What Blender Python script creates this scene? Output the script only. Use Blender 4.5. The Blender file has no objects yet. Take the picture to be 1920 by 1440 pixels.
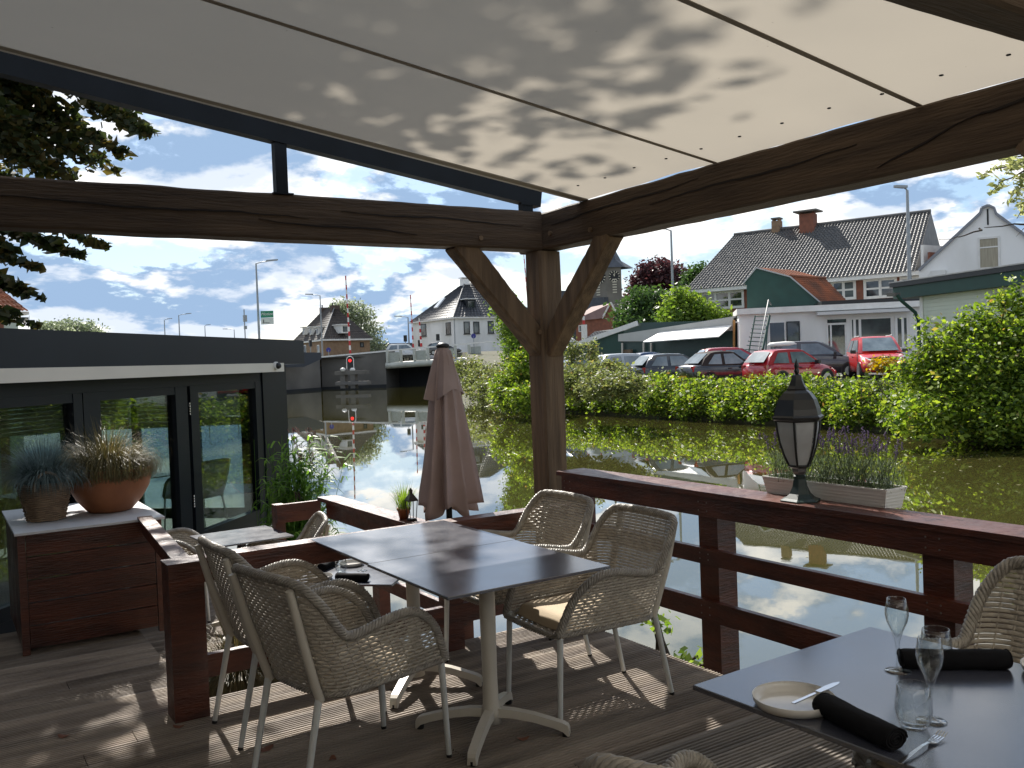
import bpy, math, random
import numpy as np
from mathutils import Vector, Matrix
random.seed(7); rng = np.random.default_rng(7)
R_ = math.radians
S = bpy.context.scene
COL = S.collection

# ------------------------------------------------------------------ camera
FOC = 1700.0; PITCH, ROLL, HEAD = R_(1.45), R_(-2.13), R_(32.6)
EYE = Vector((0, 0, 1.65))
def _lvl(r, f, u):
    Fw = Vector((math.sin(HEAD), math.cos(HEAD), 0)); Rw = Vector((math.cos(HEAD), -math.sin(HEAD), 0))
    return Rw*r + Fw*f + Vector((0, 0, u))
CF = _lvl(0, math.cos(PITCH), -math.sin(PITCH)); U0 = _lvl(0, math.sin(PITCH), math.cos(PITCH)); R0 = _lvl(1, 0, 0)
CR = R0*math.cos(ROLL) + U0*math.sin(ROLL); CU = -R0*math.sin(ROLL) + U0*math.cos(ROLL)
cam = bpy.data.cameras.new('camera'); camo = bpy.data.objects.new('camera', cam); COL.objects.link(camo)
m = Matrix.Identity(4)
for i in range(3):
    m[i][0] = CR[i]; m[i][1] = CU[i]; m[i][2] = -CF[i]; m[i][3] = EYE[i]
camo.matrix_world = m
cam.sensor_fit = 'HORIZONTAL'; cam.sensor_width = 36; cam.lens = FOC/1920*36
cam.clip_start = 0.05; cam.clip_end = 8000
S.camera = camo

# ------------------------------------------------------------------ sun, sky, exposure
SUN_HEAD, SUN_EL = R_(15), R_(41)
SD = Vector((math.sin(SUN_HEAD)*math.cos(SUN_EL), math.cos(SUN_HEAD)*math.cos(SUN_EL), math.sin(SUN_EL)))
sl = bpy.data.lights.new('sun', 'SUN'); sl.energy = 5.0; sl.angle = R_(0.5); sl.color = (1, .95, .87)
so = bpy.data.objects.new('sun', sl); COL.objects.link(so)
so.rotation_euler = SD.to_track_quat('Z', 'Y').to_euler()
so.location = (0, 0, 40)
W = bpy.data.worlds.new('World'); S.world = W; W.use_nodes = True
nt = W.node_tree; nt.nodes.clear()
def N(t, typ, **k):
    n = t.nodes.new(typ)
    for a, b in k.items(): setattr(n, a, b)
    return n
out = N(nt, 'ShaderNodeOutputWorld'); bg = N(nt, 'ShaderNodeBackground')
sky = N(nt, 'ShaderNodeTexSky', sky_type='NISHITA', sun_disc=False, sun_elevation=SUN_EL, sun_rotation=SUN_HEAD)
sky.air_density = 1.0; sky.dust_density = .6; sky.ozone_density = 2.5
tc = N(nt, 'ShaderNodeTexCoord'); sep = N(nt, 'ShaderNodeSeparateXYZ'); L = nt.links
L.new(tc.outputs['Generated'], sep.inputs[0])
def wm(op, a, b=None, c=None, clamp=False):
    n = N(nt, 'ShaderNodeMath', operation=op, use_clamp=clamp)
    for i, v in enumerate((a, b, c)):
        if v is None: continue
        if isinstance(v, (int, float)): n.inputs[i].default_value = v
        else: L.new(v, n.inputs[i])
    return n.outputs[0]
zz = wm('MAXIMUM', sep.outputs[2], 0.0)
den = wm('ADD', zz, 0.32)
cx = wm('DIVIDE', sep.outputs[0], den); cy = wm('DIVIDE', sep.outputs[1], den)
cmb = N(nt, 'ShaderNodeCombineXYZ'); L.new(cx, cmb.inputs[0]); L.new(cy, cmb.inputs[1]); cmb.inputs[2].default_value = 3.7
n1 = N(nt, 'ShaderNodeTexNoise'); n1.inputs['Scale'].default_value = 2.9; n1.inputs['Detail'].default_value = 12; n1.inputs['Roughness'].default_value = .60; n1.inputs['Distortion'].default_value = .12
L.new(cmb.outputs[0], n1.inputs['Vector'])
off = N(nt, 'ShaderNodeVectorMath', operation='ADD'); L.new(cmb.outputs[0], off.inputs[0]); off.inputs[1].default_value = (.025, .09, .0)
n2 = N(nt, 'ShaderNodeTexNoise'); n2.inputs['Scale'].default_value = 2.9; n2.inputs['Detail'].default_value = 5; n2.inputs['Roughness'].default_value = .5; n2.inputs['Distortion'].default_value = .12
L.new(off.outputs[0], n2.inputs['Vector'])
cov = N(nt, 'ShaderNodeMapRange', interpolation_type='SMOOTHSTEP'); cov.inputs[1].default_value = .43; cov.inputs[2].default_value = .50
L.new(n1.outputs[0], cov.inputs[0])
# lit edges where the cloud thins towards the sun, blue-grey bodies where it is thick
dif = wm('SUBTRACT', n1.outputs[0], n2.outputs[0])
lit = N(nt, 'ShaderNodeMapRange', interpolation_type='SMOOTHSTEP'); lit.inputs[1].default_value = -.05; lit.inputs[2].default_value = .055
L.new(dif, lit.inputs[0])
thick = N(nt, 'ShaderNodeMapRange', interpolation_type='SMOOTHSTEP'); thick.inputs[1].default_value = .48; thick.inputs[2].default_value = .62; thick.inputs[3].default_value = 1; thick.inputs[4].default_value = .40
L.new(n1.outputs[0], thick.inputs[0])
lf = wm('MULTIPLY', lit.outputs[0], thick.outputs[0])
cc = N(nt, 'ShaderNodeMix', data_type='RGBA'); cc.inputs[6].default_value = (.27, .39, .57, 1); cc.inputs[7].default_value = (1.12, 1.09, 1.04, 1)
L.new(lf, cc.inputs[0])
skm = N(nt, 'ShaderNodeVectorMath', operation='SCALE'); L.new(sky.outputs[0], skm.inputs[0]); skm.inputs[3].default_value = 1.0
clm = N(nt, 'ShaderNodeVectorMath', operation='SCALE'); L.new(cc.outputs[2], clm.inputs[0]); clm.inputs[3].default_value = 9.0
# thin white veil that lightens the gaps and the horizon
veil = N(nt, 'ShaderNodeMapRange'); veil.inputs[1].default_value = 0; veil.inputs[2].default_value = .5; veil.inputs[3].default_value = .5; veil.inputs[4].default_value = .08
L.new(zz, veil.inputs[0])
cv = wm('MAXIMUM', cov.outputs[0], veil.outputs[0])
mx = N(nt, 'ShaderNodeMix', data_type='RGBA'); L.new(cv, mx.inputs[0]); L.new(skm.outputs[0], mx.inputs[6]); L.new(clm.outputs[0], mx.inputs[7])
L.new(mx.outputs[2], bg.inputs[0]); bg.inputs[1].default_value = 0.084
L.new(bg.outputs[0], out.inputs[0])
S.view_settings.view_transform = 'Standard'; S.view_settings.look = 'None'; S.view_settings.exposure = 0.86; S.view_settings.gamma = 1
S.render.engine = 'CYCLES'
S.cycles.max_bounces = 8; S.cycles.transparent_max_bounces = 12

# ------------------------------------------------------------------ tools
def ray(px, py): return CF + CR*((px-960)/FOC) - CU*((py-720)/FOC)
def P(px, py, D): return EYE + ray(px, py)*D
def onz(px, py, z):
    d = ray(px, py); return EYE + d*((z-EYE.z)/d.z)
class MB:
    def __init__(s): s.v = []; s.f = []; s.sm = []
    def add(s, vs, fs, smooth=False):
        o = len(s.v); s.v += [tuple(v) for v in vs]; s.f += [tuple(i+o for i in f) for f in fs]; s.sm += [smooth]*len(fs); return s
    def box(s, c, h, rz=0, M=None):
        vs = []
        for z in (-1, 1):
            for x, y in ((-1, -1), (1, -1), (1, 1), (-1, 1)): vs.append(Vector((x*h[0], y*h[1], z*h[2])))
        if M is None: M = Matrix.Rotation(rz, 3, 'Z')
        vs = [M @ v + Vector(c) for v in vs]
        return s.add(vs, [(3, 2, 1, 0), (4, 5, 6, 7), (0, 1, 5, 4), (1, 2, 6, 5), (2, 3, 7, 6), (3, 0, 4, 7)])
    def b2(s, a, b):   # axis aligned from corner to corner
        a = Vector(a); b = Vector(b); return s.box((a+b)/2, [abs(q)/2 for q in (b-a)])
    def bar(s, a, b, w, h, up=(0, 0, 1)):
        a = Vector(a); b = Vector(b); d = (b-a); l = d.length; x = d.normalized(); u = Vector(up)
        y = u.cross(x)
        if y.length < 1e-4: y = Vector((1, 0, 0)).cross(x)
        y.normalize(); z = x.cross(y)
        M = Matrix((x, y, z)).transposed()
        return s.box((a+b)/2, (l/2, w/2, h/2), M=M)
    def tube(s, pts, r, n=10, caps=True, smooth=True):
        pts = [Vector(p) for p in pts]; k = len(pts); rs = r if isinstance(r, (list, tuple)) else [r]*k
        up = None; vs = []
        for i, p in enumerate(pts):
            t = (pts[min(i+1, k-1)] - pts[max(i-1, 0)]).normalized()
            if up is None:
                up = Vector((0, 0, 1)) if abs(t.z) < .9 else Vector((1, 0, 0))
            a = t.cross(up).normalized(); b = a.cross(t); up = b
            for j in range(n):
                q = 2*math.pi*j/n; vs.append(p + (a*math.cos(q)+b*math.sin(q))*rs[i])
        fs = [(i*n+j, i*n+(j+1) % n, (i+1)*n+(j+1) % n, (i+1)*n+j) for i in range(k-1) for j in range(n)]
        s.add(vs, fs, smooth)
        if caps:
            s.add(vs[:n], [tuple(range(n))[::-1]]); s.add(vs[-n:], [tuple(range(n))])
        return s
    def lathe(s, prof, c=(0, 0, 0), n=32, smooth=True, fn=None):
        vs = []; c = Vector(c)
        for r, z in prof:
            for j in range(n):
                q = 2*math.pi*j/n; rr = r*(fn(q, z) if fn else 1); vs.append(c + Vector((rr*math.cos(q), rr*math.sin(q), z)))
        fs = [(i*n+j, i*n+(j+1) % n, (i+1)*n+(j+1) % n, (i+1)*n+j) for i in range(len(prof)-1) for j in range(n)]
        return s.add(vs, fs, smooth)
    def prism(s, poly, vec):   # polygon of 3D points extruded
        k = len(poly); a = [Vector(p) for p in poly]; b = [p+Vector(vec) for p in a]
        return s.add(a+b, [tuple(range(k))[::-1], tuple(range(k, 2*k))] + [(i, (i+1) % k, k+(i+1) % k, k+i) for i in range(k)])
    def build(s, name, mat, parent=None, loc=None, **tags):
        me = bpy.data.meshes.new(name); me.from_pydata(s.v, [], s.f)
        me.polygons.foreach_set('use_smooth', s.sm); me.update()
        if mat: me.materials.append(mat)
        o = bpy.data.objects.new(name, me); COL.objects.link(o)
        if parent: o.parent = parent
        if loc: o.location = loc
        for k, v in tags.items(): o[k] = v
        return o
def fix(o):  # consistent outward normals
    import bmesh
    b = bmesh.new(); b.from_mesh(o.data); bmesh.ops.recalc_face_normals(b, faces=b.faces); b.to_mesh(o.data); b.free(); return o
def thing(name, label, cat, loc=(0, 0, 0), rz=0, group=None):
    o = bpy.data.objects.new(name, None); COL.objects.link(o); o.location = loc; o.rotation_euler = (0, 0, rz)
    o.empty_display_size = .1
    o['label'] = label; o['category'] = cat
    if group: o['group'] = group
    return o
def tag(o, label, cat, group=None, kind=None):
    o['label'] = label; o['category'] = cat
    if group: o['group'] = group
    if kind: o['kind'] = kind
    return o
def dup(root, loc, rz=0, label=None, group=None):
    r = root.copy(); COL.objects.link(r); r.location = loc; r.rotation_euler = (0, 0, rz)
    if label: r['label'] = label
    if group: r['group'] = group
    for ch in list(root.children):
        c = ch.copy(); COL.objects.link(c); c.parent = r
        for g in ch.children:
            d = g.copy(); COL.objects.link(d); d.parent = c
    return r

# ------------------------------------------------------------------ materials
def mat(name, col, rough=.6, col2=None, scale=8, detail=5, bump=0, bscale=None, metal=0, coat=0, stretch=(1, 1, 1), spec=.5, contrast=(.3, .7), coords='Object', ior=1.5, trans=0, rvar=0, isl=0):
    m = bpy.data.materials.new(name); m.use_nodes = True; t = m.node_tree; b = t.nodes['Principled BSDF']; l = t.links
    b.inputs['Base Color'].default_value = (*col, 1); b.inputs['Roughness'].default_value = rough; b.inputs['Metallic'].default_value = metal
    b.inputs['Coat Weight'].default_value = coat; b.inputs['Coat Roughness'].default_value = .06; b.inputs['Specular IOR Level'].default_value = spec; b.inputs['IOR'].default_value = ior
    b.inputs['Transmission Weight'].default_value = trans
    if col2 or bump:
        tcn = N(t, 'ShaderNodeTexCoord'); mp = N(t, 'ShaderNodeMapping'); mp.inputs['Scale'].default_value = stretch
        l.new(tcn.outputs[coords], mp.inputs[0])
    if col2:
        no = N(t, 'ShaderNodeTexNoise'); no.inputs['Scale'].default_value = scale; no.inputs['Detail'].default_value = detail; l.new(mp.outputs[0], no.inputs['Vector'])
        rp = N(t, 'ShaderNodeMapRange'); rp.inputs[1].default_value = contrast[0]; rp.inputs[2].default_value = contrast[1]; l.new(no.outputs[0], rp.inputs[0])
        mi = N(t, 'ShaderNodeMix', data_type='RGBA'); mi.inputs[6].default_value = (*col, 1); mi.inputs[7].default_value = (*col2, 1)
        l.new(rp.outputs[0], mi.inputs[0]); l.new(mi.outputs[2], b.inputs['Base Color'])
        if isl:
            ge = N(t, 'ShaderNodeNewGeometry'); vr = N(t, 'ShaderNodeMapRange'); vr.inputs[3].default_value = 1-isl; vr.inputs[4].default_value = 1+isl*.7; l.new(ge.outputs['Random Per Island'], vr.inputs[0])
            hv = N(t, 'ShaderNodeHueSaturation'); l.new(vr.outputs[0], hv.inputs['Value']); l.new(mi.outputs[2], hv.inputs['Color']); l.new(hv.outputs[0], b.inputs['Base Color'])
    if rvar:
        tr_n = N(t, 'ShaderNodeTexCoord'); nr = N(t, 'ShaderNodeTexNoise'); nr.inputs['Scale'].default_value = 4; nr.inputs['Detail'].default_value = 9; nr.inputs['Roughness'].default_value = .65; l.new(tr_n.outputs['Object'], nr.inputs['Vector'])
        mr_ = N(t, 'ShaderNodeMapRange'); mr_.inputs[1].default_value = .35; mr_.inputs[2].default_value = .68; mr_.inputs[3].default_value = rough*(1-rvar*.5); mr_.inputs[4].default_value = rough*(1+rvar); l.new(nr.outputs[0], mr_.inputs[0]); l.new(mr_.outputs[0], b.inputs['Roughness'])
    if bump:
        nb = N(t, 'ShaderNodeTexNoise'); nb.inputs['Scale'].default_value = bscale or scale*3; nb.inputs['Detail'].default_value = 6; l.new(mp.outputs[0], nb.inputs['Vector'])
        bn = N(t, 'ShaderNodeBump'); bn.inputs['Strength'].default_value = bump; bn.inputs['Distance'].default_value = .02; l.new(nb.outputs[0], bn.inputs['Height']); l.new(bn.outputs[0], b.inputs['Normal'])
    return m
def leafmat(name, c1, c2, c3=None, transl=.35, dead=False):
    m = bpy.data.materials.new(name); m.use_nodes = True; t = m.node_tree; b = t.nodes['Principled BSDF']; l = t.links; o = t.nodes['Material Output']
    g = N(t, 'ShaderNodeNewGeometry'); cr = N(t, 'ShaderNodeValToRGB'); l.new(g.outputs['Random Per Island'], cr.inputs[0])
    e = cr.color_ramp; e.elements[0].color = (*c1, 1); e.elements[1].color = (*c2, 1)
    if c3:
        q = e.elements.new(.5); q.color = (*c3, 1)
    if dead: q = e.elements.new(.955); q.color = (*c2, 1); e.elements[len(e.elements)-1].color = (.24, .15, .05, 1); q = e.elements.new(.12); q.color = tuple(x*.55 for x in c1)+(1,)
    l.new(cr.outputs[0], b.inputs['Base Color']); b.inputs['Roughness'].default_value = .5; b.inputs['Specular IOR Level'].default_value = .35
    tr = N(t, 'ShaderNodeBsdfTranslucent'); l.new(cr.outputs[0], tr.inputs[0])
    hs = N(t, 'ShaderNodeHueSaturation'); hs.inputs['Value'].default_value = 1.9; hs.inputs['Saturation'].default_value = 1.1; l.new(cr.outputs[0], hs.inputs['Color']); l.new(hs.outputs[0], tr.inputs[0])
    mx = N(t, 'ShaderNodeMixShader'); mx.inputs[0].default_value = transl; l.new(b.outputs[0], mx.inputs[1]); l.new(tr.outputs[0], mx.inputs[2]); l.new(mx.outputs[0], o.inputs[0])
    return m
def glassmat(name, tint=(.75, .82, .80), refl=1.0, base=.06, facing=False):
    m = bpy.data.materials.new(name); m.use_nodes = True; t = m.node_tree; l = t.links; t.nodes.remove(t.nodes['Principled BSDF']); o = t.nodes['Material Output']
    tr = N(t, 'ShaderNodeBsdfTransparent'); tr.inputs[0].default_value = (*tint, 1); gl = N(t, 'ShaderNodeBsdfGlossy'); gl.inputs['Roughness'].default_value = .01
    fr = N(t, 'ShaderNodeFresnel'); fr.inputs[0].default_value = 1.5
    a = N(t, 'ShaderNodeMath', operation='MULTIPLY_ADD', use_clamp=True); l.new(fr.outputs[0], a.inputs[0]); a.inputs[1].default_value = refl; a.inputs[2].default_value = base
    if facing:
        lw = N(t, 'ShaderNodeLayerWeight'); lw.inputs[0].default_value = .5; pw = N(t, 'ShaderNodeMath', operation='POWER'); l.new(lw.outputs['Facing'], pw.inputs[0]); pw.inputs[1].default_value = 2.6; l.new(pw.outputs[0], a.inputs[0])
    mx = N(t, 'ShaderNodeMixShader'); l.new(a.outputs[0], mx.inputs[0]); l.new(tr.outputs[0], mx.inputs[1]); l.new(gl.outputs[0], mx.inputs[2]); l.new(mx.outputs[0], o.inputs[0])
    return m
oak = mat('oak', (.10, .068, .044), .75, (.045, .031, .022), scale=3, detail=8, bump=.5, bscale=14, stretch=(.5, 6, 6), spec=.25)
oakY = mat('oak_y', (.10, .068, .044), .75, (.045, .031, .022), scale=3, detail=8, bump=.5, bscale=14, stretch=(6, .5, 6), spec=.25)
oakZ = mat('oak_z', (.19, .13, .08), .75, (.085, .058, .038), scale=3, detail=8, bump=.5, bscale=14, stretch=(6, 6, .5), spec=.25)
redwood = mat('redwood', (.115, .030, .014), .38, (.040, .012, .008), scale=4, detail=9, bump=.35, bscale=20, stretch=(1, 1, 5), spec=.5, rvar=.5)
deckm = mat('deck_wood', (.33, .275, .22), .7, (.15, .12, .098), scale=1.6, detail=9, bump=.4, bscale=25, stretch=(.7, 5, 1), spec=.3, contrast=(.32, .68), isl=.3)
deckd = mat('deck_wood_upper', (.30, .265, .225), .65, (.16, .14, .12), scale=2, detail=9, bump=.4, bscale=25, stretch=(.7, 5, 1), spec=.35, isl=.25)
dark = mat('dark_metal', (.010, .013, .017), .5, (.007, .009, .011), scale=5, spec=.15)
anth = mat('anthracite_frame', (.009, .012, .017), .40, (.007, .009, .012), scale=2, spec=.3)
black = mat('black_plastic', (.01, .01, .011), .4)
white = mat('white_paint', (.75, .74, .70), .5, (.66, .64, .60), scale=3)
whitew = mat('white_wall', (.82, .81, .78), .8, (.62, .61, .57), scale=.5, detail=10, bump=.1, contrast=(.42, .75), stretch=(1, 1, .45))
cream = mat('cream_metal', (.58, .54, .46), .4, (.52, .48, .41), scale=6)
creaml = mat('leg_metal', (.60, .62, .60), .35, (.53, .54, .52), scale=6)
wick = mat('wicker', (.46, .415, .345), .5, (.34, .30, .245), scale=22, detail=3, bump=.2, bscale=120)
wickrim = mat('wicker_rim', (.37, .34, .29), .4, (.21, .19, .165), scale=30, detail=3, bump=.2, bscale=120)
cush = mat('cushion_fabric', (.52, .42, .29), .9, (.46, .37, .26), scale=9, bump=.15, bscale=300)
hpl = mat('table_laminate', (.055, .060, .082), .20, (.042, .046, .064), scale=3, detail=8, bump=.01, bscale=200, spec=.9, ior=1.9, rvar=.22)
fabric = mat('parasol_fabric', (.38, .285, .26), .9, (.32, .24, .215), scale=6, bump=.2, bscale=300)
terra = mat('terracotta', (.34, .12, .04), .6, (.22, .08, .03), scale=5, bump=.15)
concrete = mat('concrete', (.19, .175, .155), .9, (.10, .094, .084), scale=.25, detail=9, bump=.3, bscale=3)
concd = mat('dark_concrete', (.03, .032, .034), .9, (.018, .02, .022), scale=.4, detail=9)
brickm = mat('brick_tan', (.30, .20, .12), .9, (.22, .14, .085), scale=2.2, detail=9)
brickdk = mat('brick_dark', (.10, .07, .055), .9, (.07, .05, .04), scale=3)
brickr = mat('brick_red', (.27, .10, .06), .9, (.17, .07, .045), scale=3, detail=9)
greenp = mat('green_boards', (.012, .055, .042), .55, (.009, .042, .032), scale=2)
asphalt = mat('asphalt', (.06, .06, .06), .9, (.045, .045, .046), scale=4, bump=.2)
soil = mat('soil', (.09, .075, .045), .95, (.05, .06, .025), scale=1.5, detail=8, bump=.4)
glassd = mat('window_glass_dark', (.02, .025, .03), .05, (.12, .135, .14), scale=.7, detail=3, spec=.9, contrast=(.45, .6))
glassc = glassmat('clear_glass', refl=.40, base=.05)
sand = mat('beige_boards', (.62, .66, .56), .7, (.55, .58, .49), scale=1)

# ------------------------------------------------------------------ water, ground
def structure(name, mb, m): return mb.build(name, m, kind='structure')
wt = bpy.data.materials.new('water'); wt.use_nodes = True; t = wt.node_tree; b = t.nodes['Principled BSDF']; l = t.links
b.inputs['Base Color'].default_value = (.062, .058, .017, 1); b.inputs['Roughness'].default_value = .012; b.inputs['IOR'].default_value = 1.55; b.inputs['Specular IOR Level'].default_value = .8; b.inputs['Coat Weight'].default_value = .6; b.inputs['Coat Roughness'].default_value = .0; b.inputs['Coat IOR'].default_value = 1.5
tcn = N(t, 'ShaderNodeTexCoord'); nw = N(t, 'ShaderNodeTexNoise'); nw.inputs['Scale'].default_value = 1.3; nw.inputs['Detail'].default_value = 4; l.new(tcn.outputs['Object'], nw.inputs['Vector'])
bn = N(t, 'ShaderNodeBump'); bn.inputs['Strength'].default_value = .018; bn.inputs['Distance'].default_value = .05; l.new(nw.outputs[0], bn.inputs['Height']); l.new(bn.outputs[0], b.inputs['Normal'])
WZ = -1.0
mb = MB(); mb.add([(-400, -300, WZ), (600, -300, WZ), (600, 500, WZ), (-400, 500, WZ)], [(0, 1, 2, 3)]); structure('water', mb, wt)
EDGE = [(22.5, -250), (23.2, 0), (24.0, 12.9), (25.4, 21), (26.2, 36), (30.4, 51), (35, 60), (43, 78), (54.5, 98.5), (58, 108)]
def gz(x, y):
    if y > 70: return .35 + (y-70)/28*2.65 if y < 98 else 3.0
    ex = np.interp(y, [e[1] for e in EDGE], [e[0] for e in EDGE])
    return .12 + .045*max(0, min(x-ex-2, 12))
mb = MB(); prev = None
ys = [-250, -60, 0, 12.9, 21, 28, 36, 44, 51, 60, 70, 78, 86, 98, 108, 200, 600, 3500]
for y in ys:
    ex = float(np.interp(y, [e[1] for e in EDGE], [e[0] for e in EDGE]))
    row = [(ex, y, WZ-.4), (ex+.3, y, WZ+.15), (ex+2, y, gz(ex+2, y))] + [(ex+k, y, gz(ex+k, y)) for k in (5, 9, 14, 40, 200, 3500)]
    if prev: mb.add(prev+row, [(i, i+1, 10+i, 9+i) for i in range(8)])
    prev = row
structure('ground', mb, soil)
# car park surface, laid a few mm above the ground
mb = MB(); prev = None
for y in (5, 10, 14, 18, 24, 30, 36, 42, 48, 55, 62):
    ex = float(np.interp(y, [e[1] for e in EDGE], [e[0] for e in EDGE]))
    row = [(ex+k, y, gz(ex+k, y)+.012) for k in (3.2, 5, 9, 14, 30)]
    if prev: mb.add(prev+row, [(i, i+1, 6+i, 5+i) for i in range(4)])
    prev = row
structure('car_park', mb, asphalt)
# land and road behind the bridge
mb = MB(); mb.add([(54, 100, 2.9), (33, 111, 2.9), (-60, 160, 2.9), (-3500, 1500, 2.9), (-2500, 4000, 2.9), (3500, 4000, 2.9), (60, 140, 2.9), (58.5, 108, 2.9)], [(0, 7, 6, 5, 4, 3, 2, 1)])
mb.add([(33, 111, 2.9), (-60, 160, 2.9), (-3500, 1500, 2.9), (33, 111, -1.5), (-60, 160, -1.5), (-3500, 1500, -1.5)], [(0, 1, 4, 3), (1, 2, 5, 4)])
structure('far_land', mb, soil)
# own bank under the decks and glass house
mb = MB(); mb.b2((-40, -40, -1.6), (.6, 60, -.62)); structure('own_bank', mb, soil)

# ------------------------------------------------------------------ decks: grooved boards with real gaps
def boards(mb, x0, x1, y0, y1, z, w=.145, gap=.007, ng=7, th=.028, depth=.0065, seed=1, joints=True, axis='x'):
    rr = random.Random(seed); y = y0
    while y < y1-.02:
        yy = min(y+w, y1); prof = []
        p = w/ng
        prof.append((y, z-th)); prof.append((y, z-.003)); prof.append((y+.003, z))
        for k in range(1, ng):
            c = y+k*p
            if c > yy-.006: break
            prof += [(c-.0062, z), (c-.0047, z-depth), (c+.0047, z-depth), (c+.0062, z)]
        prof += [(yy-.003, z), (yy, z-.003), (yy, z-th)]
        cuts = [x0]
        if joints:
            c = x0+rr.uniform(.8, 3.4)
            while c < x1-.5: cuts.append(c); c += rr.uniform(2.2, 3.8)
        cuts.append(x1); dz = rr.uniform(-.0015, .0015)
        for a, b_ in zip(cuts[:-1], cuts[1:]):
            n = len(prof); vs = []
            for X in (a+.002, b_-.002):
                for (Y, Z) in prof: vs.append((X, Y, Z+dz) if axis == 'x' else (Y, X, Z+dz))
            fs = [(i, (i+1) % n, n+(i+1) % n, n+i) for i in range(n)] + [tuple(range(n)), tuple(range(n, 2*n))[::-1]]
            mb.add(vs, fs)
        y += w+gap
mb = MB(); boards(mb, -2.6, 3.36, 2.68, 4.70, 0, seed=3); boards(mb, -2.6, 1.06, 4.706, 6.75, 0, seed=5, depth=.0035)
mb.b2((-2.6, 2.7, -.2), (3.32, 4.66, -.04)); fix(structure('lower_deck', mb, deckm))
mb = MB(); boards(mb, -2.6, 3.36, -1.6, 2.66, .13, seed=8, depth=.0075, w=.15)
mb.b2((-2.6, 2.632, .0), (3.36, 2.655, .098)); mb.b2((-2.6, -1.6, -.2), (3.32, 2.62, .09)); fix(structure('upper_deck', mb, deckd))
mb = MB(); boards(mb, 1.07, 2.62, 4.72, 8.6, -.35, seed=12); mb.b2((1.08, 4.74, -.5), (2.58, 8.5, -.385))
boards(mb, -4, 1.06, 6.78, 12, -.35, seed=13, depth=.002); mb.b2((-4, 6.8, -.5), (1.04, 12, -.385)); fix(structure('terrace_deck', mb, deckm))
# timber piles under the decks
for x, y, lb_ in ((3.2, 4.5, 'dark round timber pile below the deck corner near the pergola post'), (3.2, 2.4, 'dark round timber pile below the step between the decks')):
    MB().tube([(x, y, -1.8), (x, y, -.2)], .09, 12).build('deck_pile', oakZ, label=lb_, category='pile', group='timber piles under the deck')

# ------------------------------------------------------------------ pergola
per = thing('timber_pergola', 'oak post and beam pergola with knee braces over the deck', 'pergola', (3.61, 5.19, 0))
o_ = Vector((-3.61, -5.19, 0))
def part(mb, name, m, par, off=o_, **k):
    mb.v = [(v[0]+off[0], v[1]+off[1], v[2]+off[2]) for v in mb.v]
    o = mb.build(name, m, par, **k); fix(o); return o
def roughbar(a, b, w, h, seed=0, n=26, amp=.0035, up=(0, 0, 1)):
    """squared timber with slightly wandering arrises"""
    rr = random.Random(seed); a = Vector(a); b = Vector(b); x = (b-a).normalized(); y = Vector(up).cross(x)
    if y.length < 1e-3: y = Vector((0, 1, 0)).cross(x)
    y.normalize(); z = x.cross(y); mbx = MB(); vs = []; c = .012
    pts8 = [(-w/2+c, -h/2), (w/2-c, -h/2), (w/2, -h/2+c), (w/2, h/2-c), (w/2-c, h/2), (-w/2+c, h/2), (-w/2, h/2-c), (-w/2, -h/2+c)]
    ph = [rr.uniform(0, 6) for _ in range(4)]
    for i in range(n+1):
        t_ = i/n; p = a.lerp(b, t_)
        dw = amp*math.sin(t_*7+ph[0])+rr.uniform(-amp, amp)*.6; dh = amp*math.sin(t_*5+ph[1])+rr.uniform(-amp, amp)*.6
        for q in pts8: vs.append(p + y*(q[0]+(dw if q[0] > 0 else -dw*.5)) + z*(q[1]+(dh if q[1] > 0 else -dh*.6)))
    fs = [(i*8+j, i*8+(j+1) % 8, (i+1)*8+(j+1) % 8, (i+1)*8+j) for i in range(n) for j in range(8)] + [tuple(range(8))[::-1], tuple(range(n*8, n*8+8))]
    return mbx.add(vs, fs)
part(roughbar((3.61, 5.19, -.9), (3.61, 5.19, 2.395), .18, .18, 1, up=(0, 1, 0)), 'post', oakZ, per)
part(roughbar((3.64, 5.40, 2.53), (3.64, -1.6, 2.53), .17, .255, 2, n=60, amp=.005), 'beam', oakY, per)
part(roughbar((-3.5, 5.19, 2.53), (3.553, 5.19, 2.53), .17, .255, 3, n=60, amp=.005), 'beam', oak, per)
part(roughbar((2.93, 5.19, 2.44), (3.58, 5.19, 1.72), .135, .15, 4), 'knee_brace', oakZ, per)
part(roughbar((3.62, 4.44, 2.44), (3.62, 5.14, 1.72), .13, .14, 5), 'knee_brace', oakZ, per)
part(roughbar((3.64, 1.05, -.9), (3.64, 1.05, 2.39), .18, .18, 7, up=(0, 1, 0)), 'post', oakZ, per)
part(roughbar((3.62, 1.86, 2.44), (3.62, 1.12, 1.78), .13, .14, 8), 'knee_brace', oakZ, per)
part(roughbar((-2.5, 1.52, 2.71), (3.55, 1.52, 2.71), .15, .17, 9, n=60, amp=.004), 'rafter', oak, per)
# wooden pegs and steel bolt heads
for (x, y, z, ax) in ((3.06, 5.098, 2.46, 1), (3.546, 4.56, 2.46, 0), (3.546, 5.0, 2.5, 0), (3.546, 1.8, 2.46, 0), (3.50, 5.098, 1.84, 1)):
    d = Vector((0, -.008, 0)) if ax else Vector((-.008, 0, 0))
    part(MB().tube([Vector((x, y, z))-d, Vector((x, y, z))+d], .016, 12), 'peg', oakZ, per)
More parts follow.
